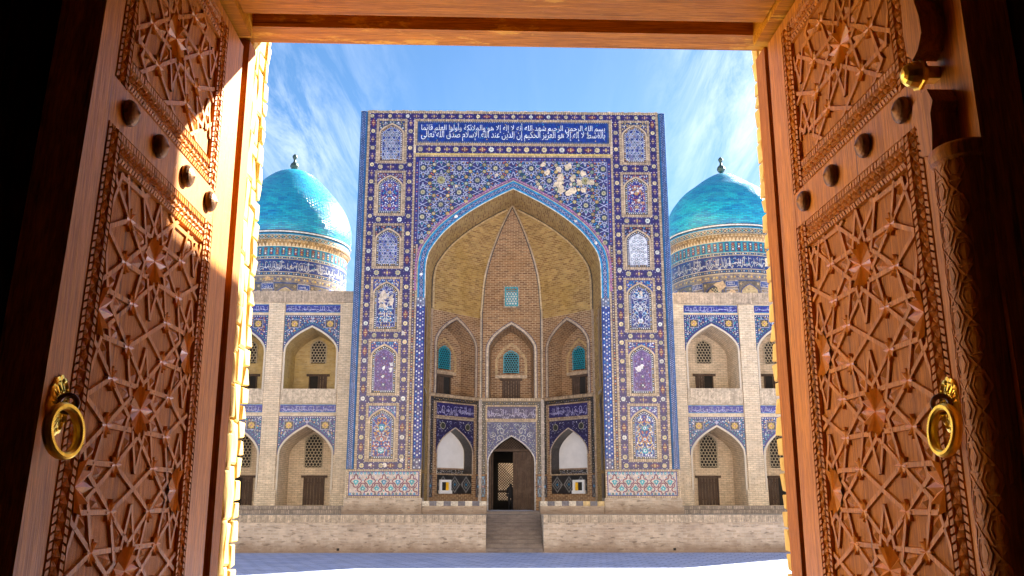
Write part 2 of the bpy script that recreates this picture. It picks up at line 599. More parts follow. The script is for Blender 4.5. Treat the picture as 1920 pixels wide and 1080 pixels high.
def line(mb, fr, p, q, w, d, col):
    du, dv = q[0] - p[0], q[1] - p[1]
    l = math.hypot(du, dv)
    if l < 1e-6:
        return
    nu, nv = -dv / l * w / 2, du / l * w / 2
    mb.poly([fr(p[0] - nu, p[1] - nv, d), fr(q[0] - nu, q[1] - nv, d), fr(q[0] + nu, q[1] + nv, d), fr(p[0] + nu, p[1] + nv, d)], col)


def pline(mb, fr, pts, w, d, col):
    for a, b in zip(pts, pts[1:]):
        line(mb, fr, a, b, w, d, col)


def quad_strip(mb, fr, pa, pb, d, col):
    for a, b, c, e in zip(pa, pa[1:], pb[1:], pb):
        mb.poly([fr(a[0], a[1], d), fr(b[0], b[1], d), fr(c[0], c[1], d), fr(e[0], e[1], d)], col)


# pointed four-centred arch: (half width fraction, height fraction)
_P = [(0, 1.0), (0.16, 0.935), (0.37, 0.84), (0.58, 0.725), (0.79, 0.575), (0.94, 0.41), (0.985, 0.31), (1.0, 0.2), (1.0, 0.0)]


def _catmull(P, n):
    out = []
    k = len(P)
    for i in range(k - 1):
        p0 = P[max(0, i - 1)] if i > 0 else (-P[1][0], P[1][1] + 0.0)
        p0 = P[i] if i == 0 else P[i - 1]
        p1, p2 = P[i], P[i + 1]
        p3 = P[min(k - 1, i + 2)]
        for j in range(n):
            t = j / n
            out.append(tuple(0.5 * ((2 * p1[a]) + (-p0[a] + p2[a]) * t + (2 * p0[a] - 5 * p1[a] + 4 * p2[a] - p3[a]) * t * t + (-p0[a] + 3 * p1[a] - 3 * p2[a] + p3[a]) * t ** 3) for a in (0, 1)))
    out.append(P[-1])
    return out


PROF = {1: _P, 2: _catmull(_P, 2), 3: _catmull(_P, 3), 4: _catmull(_P, 4)}


def arch(uc, hw, vs, va, n=2, vb=None):
    """points from the left foot over the apex to the right foot"""
    P = PROF[n]
    pts = [(uc - hw * u, vs + (va - vs) * h) for u, h in reversed(P)] + [(uc + hw * u, vs + (va - vs) * h) for u, h in P[1:]]
    if vb is not None and vb < vs - 1e-6:
        pts = [(uc - hw, vb)] + pts + [(uc + hw, vb)]
    return pts


def half_at(h):
    """half width fraction of the arch at height fraction h"""
    P = PROF[4]
    if h <= 0:
        return 1.0
    if h >= 1:
        return 0.0
    for (u0, h0), (u1, h1) in zip(P, P[1:]):
        if h1 <= h <= h0:
            t = (h0 - h) / (h0 - h1) if h0 > h1 else 0
            return u0 + (u1 - u0) * t
    return 1.0


def in_arch(u, v, uc, hw, vs, va, vb=-99):
    if v < vb or v > va:
        return False
    return abs(u - uc) < hw * half_at((v - vs) / (va - vs))


def arch_wall(mb, fr, u0, u1, v0, v1, uc, hw, vb, vs, va, d=0.0, col=(1, 1, 1), n=2, m=0):
    def q(a, b, c, e):
        if abs(a - b) > 1e-5 and abs(c - e) > 1e-5:
            mb.poly([fr(a, c, d), fr(b, c, d), fr(b, e, d), fr(a, e, d)], col, [(a, c), (b, c), (b, e), (a, e)], m)
    q(u0, uc - hw, v0, v1)
    q(uc + hw, u1, v0, v1)
    if vb > v0:
        q(uc - hw, uc + hw, v0, vb)
    pts = arch(uc, hw, vs, va, n)
    for a, b in zip(pts, pts[1:]):
        if b[0] - a[0] < 1e-6:
            continue
        p = [(a[0], a[1]), (b[0], b[1]), (b[0], v1), (a[0], v1)]
        mb.poly([fr(x, y, d) for x, y in p], col, p, m)


def arch_reveal(mb, fr, pts, d0, d1, col=(1, 1, 1), m=0):
    s = 0.0
    for a, b in zip(pts, pts[1:]):
        l = math.hypot(b[0] - a[0], b[1] - a[1])
        mb.poly([fr(a[0], a[1], d0), fr(b[0], b[1], d0), fr(b[0], b[1], d1), fr(a[0], a[1], d1)], col, [(d0, s), (d0, s + l), (d1, s + l), (d1, s)], m)
        s += l


def arch_fill(mb, fr, pts, d, col=(1, 1, 1), m=0):
    """solid under an arch: one strip per pair of points, down to the feet"""
    vb = pts[0][1]
    for a, b in zip(pts, pts[1:]):
        if b[0] - a[0] < 1e-6:
            continue
        p = [(a[0], vb), (b[0], vb), (b[0], b[1]), (a[0], a[1])]
        mb.poly([fr(x, y, d) for x, y in p], col, p, m)


def arch_band(mb, fr, uc, hw, vs, va, w, d, col, vb=None, n=2, rise=1.0):
    pa = arch(uc, hw, vs, va, n, vb)
    pb = arch(uc, hw + w, vs, va + w * rise * 1.15, n, vb)
    quad_strip(mb, fr, pa, pb, d, col)


def vary(c, a=0.15):
    k = 1 + R.uniform(-a, a)
    return (c[0] * k, c[1] * k, c[2] * k)


def bricks_h(mb, fr, u0, u1, v0, v1, d, pitch=0.10, gap=0.028, col=BEIGE, base=BROWN):
    """row of bricks on edge along u"""
    rect(mb, fr, u0, u1, v0, v1, d, base)
    n = max(1, int(round((u1 - u0) / pitch)))
    p = (u1 - u0) / n
    for i in range(n):
        rect(mb, fr, u0 + i * p + gap / 2, u0 + (i + 1) * p - gap / 2, v0 + 0.012, v1 - 0.012, d + R.uniform(0.006, 0.014), vary(col, 0.22))


def bricks_v(mb, fr, u0, u1, v0, v1, d, pitch=0.10, gap=0.028, col=BEIGE, base=BROWN):
    rect(mb, fr, u0, u1, v0, v1, d, base)
    n = max(1, int(round((v1 - v0) / pitch)))
    p = (v1 - v0) / n
    for i in range(n):
        rect(mb, fr, u0 + 0.012, u1 - 0.012, v0 + i * p + gap / 2, v0 + (i + 1) * p - gap / 2, d + R.uniform(0.006, 0.014), vary(col, 0.22))


def brick_frame(mb, fr, u0, u1, v0, v1, w, d, **k):
    bricks_v(mb, fr, u0, u0 + w, v0, v1, d, **k)
    bricks_v(mb, fr, u1 - w, u1, v0, v1, d, **k)
    bricks_h(mb, fr, u0 + w, u1 - w, v0, v0 + w, d + 0.001, **k)
    bricks_h(mb, fr, u0 + w, u1 - w, v1 - w, v1, d + 0.001, **k)


def flower(mb, fr, u, v, r, d, petal, centre, n=8, heart=None, rot=0.0):
    for i in range(n):
        a = rot + 2 * math.pi * i / n
        ca, sa = math.cos(a), math.sin(a)
        w = r * 0.30
        pts = [(0.28 * r, -w * 0.4), (0.68 * r, -w), (r, 0), (0.68 * r, w), (0.28 * r, w * 0.4)]
        mb.poly([fr(u + x * ca - y * sa, v + x * sa + y * ca, d) for x, y in pts], petal)
    disc(mb, fr, u, v, r * 0.33, d + 0.003, centre, 6)
    if heart:
        disc(mb, fr, u, v, r * 0.16, d + 0.006, heart, 5)


def band(mb, fr, along, a0, a1, c0, c1, d, seed=0, base=INDIGO, pitch=0.53, alt=PURPLE):
    """rosettes and cartouches in a strip; along 'u' or 'v'; a = range along, c = range across"""
    rr = random.Random(seed)
    P = (lambda a, c: (a, c)) if along == 'u' else (lambda a, c: (c, a))
    w = c1 - c0
    cm = (c0 + c1) / 2
    if along == 'u':
        rect(mb, fr, a0, a1, c0, c1, d, base)
    else:
        rect(mb, fr, c0, c1, a0, a1, d, base)
    n = max(1, int(round((a1 - a0) / pitch)))
    p = (a1 - a0) / n
    for i in range(n):
        a = a0 + (i + 0.5) * p
        u, v = P(a, cm)
        if i % 2 == 0:
            disc(mb, fr, u, v, w * 0.36, d + E1, (0.02, 0.02, 0.10), 8)
            flower(mb, fr, u, v, w * 0.36, d + 2 * E1, vary(rr.choice([CREAM, CREAM, (0.6, 0.5, 0.28), (0.55, 0.55, 0.5)]), .15), rr.choice([RUST, MAROON, GREEN]), 8, WHITE, 0.39)
        else:
            # pointed cartouche
            q = [P(a - p * 0.52, cm), P(a - p * 0.15, cm - w * 0.30), P(a + p * 0.15, cm - w * 0.30), P(a + p * 0.52, cm), P(a + p * 0.15, cm + w * 0.30), P(a - p * 0.15, cm + w * 0.30)]
            mb.poly([fr(x, y, d + E1) for x, y in q], vary(rr.choice([alt, MAROON, PURPLE, alt]), .2))
            for k in (-1, 0, 1):
                u2, v2 = P(a + k * p * 0.24, cm)
                disc(mb, fr, u2, v2, w * (0.13 if k == 0 else 0.10), d + 2 * E1, OCHRE if k == 0 else CREAM, 5)
            for s in (-1, 1):
                u2, v2 = P(a, cm + s * w * 0.17)
                disc(mb, fr, u2, v2, w * 0.09, d + 2 * E1, CREAM, 5)
    m = max(1, int(round((a1 - a0) / 0.27)))
    for i in range(m):
        a = a0 + (i + 0.5) * (a1 - a0) / m
        for s in (-1, 1):
            u, v = P(a, cm + s * w * 0.42)
            disc(mb, fr, u, v, 0.028, d + E1 * 1.5, LILAC if i % 3 else WHITE, 5)


def dots(mb, fr, inside, box, n, d, cols, r0, r1, seed, uc=None):
    """mirrored scatter of small glazed flowers"""
    rr = random.Random(seed)
    u0, u1, v0, v1 = box
    placed = []
    tries = 0
    while len(placed) < n and tries < n * 14:
        tries += 1
        u, v = rr.uniform(u0, u1), rr.uniform(v0, v1)
        r = rr.uniform(r0, r1)
        if not inside(u, v):
            continue
        if any((u - a) ** 2 + (v - b) ** 2 < (r + c) ** 2 * 1.25 for a, b, c in placed):
            continue
        placed.append((u, v, r))
        col = vary(rr.choice(cols), .15)
        for m in ((u, 2 * uc - u) if uc is not None and abs(u - uc) > r else (u,)):
            if inside(m, v):
                if r > (r0 + r1) / 2:
                    star(mb, fr, m, v, r, r * 0.5, 5, d, col, 0.3)
                    disc(mb, fr, m, v, r * 0.3, d + 0.004, rr.choice(cols), 5)
                else:
                    disc(mb, fr, m, v, r, d, col, 5)


def vines(mb, fr, inside, box, uc, n, d, cols, w, seed):
    """mirrored spiral tendrils"""
    rr = random.Random(seed)
    u0, u1, v0, v1 = box
    for k in range(n):
        v = v0 + (k + 0.5) / n * (v1 - v0)
        u = uc + rr.uniform(0.25, 0.75) * (u1 - uc)
        r0 = rr.uniform(0.16, 0.30)
        sgn = rr.choice((-1, 1))
        a0 = rr.uniform(0, 6.28)
        pts = []
        for i in range(15):
            t = i / 14
            a = a0 + sgn * t * 7.5
            r = r0 * (1 - 0.85 * t)
            pts.append((u + r * math.cos(a), v + r * math.sin(a)))
        col = vary(rr.choice(cols), .1)
        for s in (1, -1):
            for a, b in zip(pts, pts[1:]):
                a2, b2 = (uc + s * (a[0] - uc), a[1]), (uc + s * (b[0] - uc), b[1])
                if inside(*a2) and inside(*b2):
                    line(mb, fr, a2, b2, w, d + R.uniform(0, .002), col)


def patch(mb, fr, u, v, r, d, seed, col=(0.58, 0.47, 0.33), inside=None, stretch=1.0):
    """a place where the mosaic has fallen off and bare plaster shows"""
    rr = random.Random(seed)
    pts = []
    for i in range(11):
        a = 2 * math.pi * i / 11
        k = r * rr.uniform(0.45, 1.1)
        p = (u + k * math.cos(a) * stretch, v + k * math.sin(a))
        if inside and not inside(*p):
            p = (u + 0.3 * k * math.cos(a), v + 0.3 * k * math.sin(a))
        pts.append(p)
    mb.poly([fr(x, y, d) for x, y in pts], vary(col, .12))


def script_strokes(mb, fr, u0, u1, v0, v1, d, seed, col=WHITE, w=0.035, seg=None):
    """dense interlaced brush strokes of an illegible inscription"""
    rr = random.Random(seed)
    h = v1 - v0
    u = u0 + 0.05
    while u < u1 - 0.12:
        k = rr.random()
        if k < 0.55:
            t = rr.uniform(0.55, 0.93)
            lean = rr.uniform(-0.03, 0.03)
            line(mb, fr, (u, v0 + h * rr.uniform(0.12, 0.3)), (u + lean, v0 + h * t), w, d + rr.uniform(0, .002), col)
        b = v0 + h * rr.uniform(0.12, 0.42)
        L = rr.uniform(0.12, 0.34)
        pts = []
        for i in range(6):
            t = i / 5
            pts.append((min(u1 - 0.03, u + L * t), b + h * 0.13 * math.sin(math.pi * t) * (1 if k > 0.5 else -1) + h * 0.05 * math.sin(9 * t)))
        pline(mb, fr, pts, w * 0.95, d + rr.uniform(0.002, .004), col)
        if rr.random() < 0.6:
            disc(mb, fr, u + rr.uniform(0, .1), v0 + h * rr.uniform(0.45, 0.85), w * 0.62, d + 0.003, col, 4)
        if rr.random() < 0.3:
            pline(mb, fr, [(u, v0 + h * 0.72), (u + 0.09, v0 + h * 0.80), (u + 0.17, v0 + h * 0.70)], w * 0.8, d + 0.003, col)
        u += rr.uniform(0.07, 0.15)


# ---- ten-pointed star pattern shared by the mosaic spandrels and the carved doors
def girih(u0, u1, v0, v1, uc, vc, r, sy):
    Wd = 2 * 1.539 * r
    dd = 2.236 * r * sy
    Rn = []
    ni = int((u1 - u0) / Wd) + 3
    nj = int((v1 - v0) / dd) + 3
    for i in range(-2 * ni, 2 * ni + 1):
        for j in range(-2 * nj, 2 * nj + 1):
            if (i + j) % 2 == 0:
                u, v = uc + i * Wd / 2, vc + j * dd / 2
                if u0 - Wd / 2 - .01 < u < u1 + Wd / 2 + .01 and v0 - dd < v < v1 + dd:
                    Rn.append((u, v))
    segs, S, K = [], {}, []
    for (u, v) in Rn:
        tips = []
        for k in range(10):
            a = math.radians(18 + 36 * k)
            if k in (2, 7):
                tips.append((u, v + (1 if k == 2 else -1) * r * sy * .90))
            else:
                p = (u + r * math.cos(a), v + sy * r * math.sin(a))
                tips.append(p)
                S[(round(p[0], 2), round(p[1], 2))] = p
            K.append((u, v, a))
        for k in range(10):
            segs.append((tips[k], tips[(k + 4) % 10]))
        for a in (1, 3, 6, 8):
            segs.append((tips[a], (u, v + (dd / 2 if a < 5 else -dd / 2))))
    return segs, Rn, list(S.values()), K


def clip(p, q, u0, u1, v0, v1):
    t0, t1 = 0.0, 1.0
    du, dv = q[0] - p[0], q[1] - p[1]
    for a, b in ((-du, p[0] - u0), (du, u1 - p[0]), (-dv, p[1] - v0), (dv, v1 - p[1])):
        if abs(a) < 1e-9:
            if b < 0:
                return None
        else:
            t = b / a
            if a < 0:
                t0 = max(t0, t)
            else:
                t1 = min(t1, t)
    if t1 - t0 < 1e-3:
        return None
    return (p[0] + du * t0, p[1] + dv * t0), (p[0] + du * t1, p[1] + dv * t1)


def lattice_mesh(name, w, h, arch_top, cell=0.17, bar=0.03, thick=0.05, vs=None):
    """pierced hexagon grille, w x h, origin at bottom centre, facing -y"""
    mb = MB()
    fr = Fr((0, 0, 0), (1, 0, 0), (0, -1, 0))
    vs = h * 0.68 if vs is None else vs
    ins = (lambda u, v: in_arch(u, v, 0, w / 2, vs, h, 0)) if arch_top else (lambda u, v: abs(u) < w / 2 and 0 < v < h)
    s = cell / math.sqrt(3)
    done = set()
    for j in range(-1, int(h / (1.5 * s)) + 2):
        for i in range(-int(w / cell) - 2, int(w / cell) + 3):
            cu = i * cell + (cell / 2 if j % 2 else 0)
            cv = j * 1.5 * s
            c = [(cu + s * math.cos(math.radians(30 + 60 * k)), cv + s * math.sin(math.radians(30 + 60 * k))) for k in range(6)]
            for k in range(6):
                a, b = c[k], c[(k + 1) % 6]
                key = (round(a[0] + b[0], 3), round(a[1] + b[1], 3))
                if key in done:
                    continue
                done.add(key)
                mid = ((a[0] + b[0]) / 2, (a[1] + b[1]) / 2)
                if not ins(*mid):
                    continue
                dz = R.uniform(0, 0.002)
                line(mb, fr, a, b, bar, dz, (1, 1, 1))
                du, dv = b[0] - a[0], b[1] - a[1]
                l = math.hypot(du, dv)
                nu, nv = -dv / l * bar / 2, du / l * bar / 2
                for sg in (-1, 1):
                    p1, p2 = (a[0] + sg * nu, a[1] + sg * nv), (b[0] + sg * nu, b[1] + sg * nv)
                    mb.poly([fr(p1[0], p1[1], dz), fr(p2[0], p2[1], dz), fr(p2[0], p2[1], -thick), fr(p1[0], p1[1], -thick)])
    # surround
    if arch_top:
        pa = arch(0, w / 2, vs, h, 1, 0)
        pb = arch(0, w / 2 + bar * 1.6, vs, h + bar * 1.8, 1, 0)
        quad_strip(mb, fr, pa, pb, 0.006, (1, 1, 1))
    else:
        for a, b in (((-w / 2, 0), (-w / 2, h)), ((w / 2, 0), (w / 2, h)), ((-w / 2, 0), (w / 2, 0)), ((-w / 2, h), (w / 2, h))):
            line(mb, fr, a, b, bar * 1.5, 0.006 + R.uniform(0, .002), (1, 1, 1))
    return mb


def lathe(mb, prof, n=20, axis='z', o=(0, 0, 0), col=(1, 1, 1)):
    for (r0, z0), (r1, z1) in zip(prof, prof[1:]):
        for i in range(n):
            a, b = 2 * math.pi * i / n, 2 * math.pi * (i + 1) / n
            ps = [(r0 * math.cos(a), r0 * math.sin(a), z0), (r0 * math.cos(b), r0 * math.sin(b), z0), (r1 * math.cos(b), r1 * math.sin(b), z1), (r1 * math.cos(a), r1 * math.sin(a), z1)]
            if r0 < 1e-6:
                ps = [ps[0], ps[2], ps[3]]
            elif r1 < 1e-6:
                ps = [ps[0], ps[1], ps[2]]
            if axis == 'x':
                ps = [(p[2], p[0], p[1]) for p in ps]
            mb.poly([(p[0] + o[0], p[1] + o[1], p[2] + o[2]) for p in ps], col)


def torus(mb, R0, r0, n=36, m=10, flat=1.0, col=(1, 1, 1)):
    """ring in the yz plane"""
    for i in range(n):
        for j in range(m):
            ps = []
            for ii, jj in ((i, j), (i + 1, j), (i + 1, j + 1), (i, j + 1)):
                a, b = 2 * math.pi * ii / n, 2 * math.pi * jj / m
                q = R0 + r0 * math.cos(b)
                ps.append((r0 * flat * math.sin(b), q * math.cos(a), q * math.sin(a)))
            mb.poly(ps, col)


# ------------------------------------------------------------------ the ground
g = MB()
g.poly([(-600, -200, 0), (600, -200, 0), (600, 1400, 0), (-600, 1400, 0)])
ground = g.build('paved_square', M['paving'], None, kind='structure')

YAW_M = 0.019                                   # the madrasa is turned a touch against the camera axis
ORG = Vector((0.08, 50.0, CAM_H))
RM = Matrix.Translation(ORG) @ Matrix.Rotation(YAW_M, 4, 'Z')


def mthing(name, label, cat, loc, group=None):
    """a thing of the madrasa: its Empty stands at loc (madrasa coordinates), children keep madrasa coordinates minus loc"""
    o = empty(name, label, cat, RM @ Vector(loc), YAW_M, group)
    return o


class Off:
    """frame wrapper: subtracts the thing's base so that parts sit in their thing's own space"""
    def __init__(s, fr, b):
        s.fr, s.b = fr, b

    def __call__(s, u, v, d=0.0):
        p = s.fr(u, v, d)
        return (p[0] - s.b[0], p[1] - s.b[1], p[2] - s.b[2])


# ------------------------------------------------------------------ tiled portal
PB = (0.0, 0.0, -0.70)
portal = mthing('tiled_portal', 'tall blue and purple tiled entrance portal with one huge pointed arch, between the two domes', 'portal', PB)
FF = Off(Fr((0, 0, 0), (1, 0, 0), (0, -1, 0)), PB)
HW, VS, VA = 5.08, 11.82, 18.04
TOP = 23.0

mb = MB()
arch_wall(mb, FF, -9.22, 9.22, -0.70, TOP, 0, HW, -0.70, VS, VA, 0, n=3)
for s in (-1, 1):
    mb.poly([FF(s * 9.22, -0.7, 0), FF(s * 9.22, -0.7, -9), FF(s * 9.22, TOP, -9), FF(s * 9.22, TOP, 0)])
mb.poly([FF(-9.22, TOP, 0), FF(9.22, TOP, 0), FF(9.22, TOP, -9), FF(-9.22, TOP, -9)])
mb.poly([FF(-9.22, 12, -9), FF(9.22, 12, -9), FF(9.22, TOP, -9), FF(-9.22, TOP, -9)])
mb.build('brick_core', M['brick'], portal)

# coping of worn bricks along the top edge
mb = MB()
for i in range(86):
    u = -8.8 + i * 17.6 / 86
    h = R.uniform(0.02, 0.07)
    mb.box(u + 0.01 - PB[0], u + 0.19, -0.03, 0.35, TOP - PB[2], TOP + h - PB[2], vary(BEIGE, .25), '-z')
mb.build('top_course', M['tile'], portal, kind='stuff')

# corner strips of fine blue and white mosaic
for s in (-1, 1):
    mb = MB()
    x0, x1 = (8.80, 9.22) if s > 0 else (-9.22, -8.80)
    xm = (x0 + x1) / 2
    n = 7
    prof = [(xm + 0.21 * math.sin(math.pi * (i / n - 0.5)), 0.02 + 0.15 * math.cos(math.pi * (i / n - 0.5))) for i in range(n + 1)]
    for (a, da), (b, db) in zip(prof, prof[1:]):
        mb.poly([FF(a, 1.70, da), FF(b, 1.70, db), FF(b, 22.92, db), FF(a, 22.92, da)], (0.008, 0.10, 0.27) if a < x0 + 0.07 or b > x1 - 0.07 else (0.012, 0.04, 0.17))
    mb.poly([FF(a, 22.92, d_) for a, d_ in prof] + [FF(x1, 22.92, 0), FF(x0, 22.92, 0)], TURQ)
    k = 0
    v = 1.76
    while v < 22.85:
        for j, off in enumerate((-0.09, 0.0, 0.09)):
            vv = v + (0.055 if j == 1 else 0)
            dd_ = 0.02 + 0.15 * math.cos(math.asin(max(-1, min(1, off / 0.21)))) + 0.006
            star(mb, FF, xm + off, vv, 0.034, 0.016, 6, dd_, (0.34, 0.40, 0.52))
        v += 0.11
        k += 1
    mb.build('corner_column', M['tile'], portal)

# borders of rosettes
mb = MB()
band(mb, FF, 'u', -8.80, 8.80, 22.50, 22.86, 0.012, 1)
bricks_h(mb, FF, -8.80, 8.80, 22.86, 23.0, 0.012, pitch=.12)
band(mb, FF, 'u', -5.85, 5.85, 20.30, 20.80, 0.012, 2)
for s in (-1, 1):
    m_ = (lambda a, b: (a, b)) if s > 0 else (lambda a, b: (-b, -a))
    c = m_(8.25, 8.64); band(mb, FF, 'v', 2.10, 22.50, c[0], c[1], 0.012, 3)
    c = m_(5.99, 6.40); band(mb, FF, 'v', 2.10, 22.50, c[0], c[1], 0.012, 4)
    c = m_(5.99, 8.64); band(mb, FF, 'u', c[0], c[1], 1.70, 2.10, 0.012, 5, alt=MAROON)
    c = m_(8.64, 8.80); bricks_v(mb, FF, c[0], c[1], 1.70, 22.86, 0.014)
    c = m_(5.85, 5.99); bricks_v(mb, FF, c[0], c[1], 1.70, 20.30, 0.016)
    # narrow dark dotted strip and second brick strip beside the arch
    c = m_(5.58, 5.70); bricks_v(mb, FF, c[0], c[1], 1.70, 14.6, 0.016)
    c = m_(5.70, 5.85)
    rect(mb, FF, c[0], c[1], 1.70, 14.6, 0.012, (0.05, 0.03, 0.06))
    v = 1.8
    while v < 14.5:
        disc(mb, FF, (c[0] + c[1]) / 2, v, 0.045, 0.02, R.choice([CREAM, LILAC, RUST, CREAM]), 5)
        v += 0.16
    for (a, b) in ((19.17, 19.63), (15.88, 16.34), (12.64, 13.12), (8.98, 9.40), (5.34, 5.75)):
        c = m_(6.40, 8.25); band(mb, FF, 'u', c[0], c[1], a, b, 0.012, int(a * 10), pitch=.62)
    for (u, v, r, sd) in ((6.3, 9.3, .16, 3), (6.15, 2.2, .14, 4), (7.1, 1.92, .13, 5), (7.9, 1.95, .10, 6)):
        if s < 0:
            patch(mb, FF, -u, v, r, 0.04, sd, (0.62, 0.56, 0.5))
patch(mb, FF, 6.2, 13.0, .12, 0.04, 9, (0.6, 0.5, 0.42))
mb.build('rosette_border', M['tile'], portal, kind='stuff')

# inscription
AR = {'ا': ('\ufe8d', '\ufe8e', None, None), 'أ': ('\ufe83', '\ufe84', None, None), 'إ': ('\ufe87', '\ufe88', None, None), 'آ': ('\ufe81', '\ufe82', None, None),
      'ب': '\ufe8f', 'ة': ('\ufe93', '\ufe94', None, None), 'ت': '\ufe95', 'ج': '\ufe9d', 'ح': '\ufea1', 'د': ('\ufea9', '\ufeaa', None, None),
      'ر': ('\ufead', '\ufeae', None, None), 'ز': ('\ufeaf', '\ufeb0', None, None), 'س': '\ufeb1', 'ش': '\ufeb5', 'ص': '\ufeb9', 'ط': '\ufec1', 'ع': '\ufec9',
      'ق': '\ufed5', 'ك': '\ufed9', 'ل': '\ufedd', 'م': '\ufee1', 'ن': '\ufee5', 'ه': '\ufee9', 'و': ('\ufeed', '\ufeee', None, None), 'ي': '\ufef1',
      'ى': ('\ufeef', '\ufef0', None, None), 'ئ': '\ufe89'}
LAM_ALEF = {'ا': '\ufefb', 'أ': '\ufef7', 'إ': '\ufef9'}


def forms(ch):
    f = AR[ch]
    return f if isinstance(f, tuple) else tuple(chr(ord(f) + i) for i in range(4))       # isolated, final, initial, medial


def shape(text):
    out = []
    for w in text.split():
        i, join = 0, False
        s_ = ''
        while i < len(w):
            ch = w[i]
            if ch == 'ل' and i + 1 < len(w) and w[i + 1] in LAM_ALEF:
                g_ = LAM_ALEF[w[i + 1]]
                s_ += chr(ord(g_) + 1) if join else g_
                join = False
                i += 2
                continue
            f = forms(ch)
            nxt = i + 1 < len(w) and f[2] is not None
            s_ += (f[3] if nxt else f[1]) if join else (f[2] if nxt else f[0])
            join = nxt
            i += 1
        out.append(s_[::-1])
    return ' '.join(out[::-1])


def text_polys(txt):
    cu = bpy.data.curves.new('inscription_text', 'FONT')
    cu.body = txt
    cu.resolution_u = 2
    cu.offset = -0.004
    to = bpy.data.objects.new('inscription_text', cu)
    COL.objects.link(to)
    dg = bpy.context.evaluated_depsgraph_get()
    me = bpy.data.meshes.new_from_object(to.evaluated_get(dg))
    vs = [v.co[:2] for v in me.vertices]
    fs = [tuple(p.vertices) for p in me.polygons]
    bpy.data.objects.remove(to)
    bpy.data.curves.remove(cu)
    bpy.data.meshes.remove(me)
    return vs, fs


LINES = [shape('بسم الله الرحمن الرحيم شهد الله أنه لا إله إلا هو والملائكة وأولوا العلم قائما'),
         shape('بالقسط لا إله إلا هو العزيز الحكيم إن الدين عند الله الإسلام صدق الله تعالى')]
mb = MB()
brick_frame(mb, FF, -5.92, 5.92, 20.82, 22.48, 0.14, 0.02)
rect(mb, FF, -5.78, 5.78, 20.96, 22.34, 0.03, (0.02, 0.05, 0.16))
for i in range(96):
    u = -5.72 + i * 0.1204
    for v in (21.0, 22.30):
        disc(mb, FF, u, v, 0.03, 0.036, CREAM if i % 2 else LILAC, 4)
rect(mb, FF, -5.66, 5.66, 21.06, 22.25, 0.036, COBALT)
rr_ = random.Random(4)
for i in range(150):
    u, v = rr_.uniform(-5.6, 5.6), rr_.uniform(21.1, 22.2)
    disc(mb, FF, u, v, rr_.uniform(.02, .045), 0.042, rr_.choice([TURQ, TURQ, OCHRE, LILAC]), 5)
mb.build('inscription_band', M['tile'], portal)
mb = MB()
for li, tx in enumerate(LINES):
    vs_, fs_ = text_polys(tx)
    if not vs_:
        continue
    x0, x1 = min(v[0] for v in vs_), max(v[0] for v in vs_)
    y0, y1 = min(v[1] for v in vs_), max(v[1] for v in vs_)
    sx = 11.1 / (x1 - x0)
    b0, b1 = ((21.58, 22.24), (21.07, 21.74))[li]
    for f in fs_:
        mb.poly([FF(-5.55 + (vs_[i][0] - x0) * sx, b0 + (vs_[i][1] - y0) / (y1 - y0) * (b1 - b0), 0.052 + 0.006 * li) for i in f], (0.74, 0.76, 0.80))
mb.build('white_lettering', M['tile'], portal)


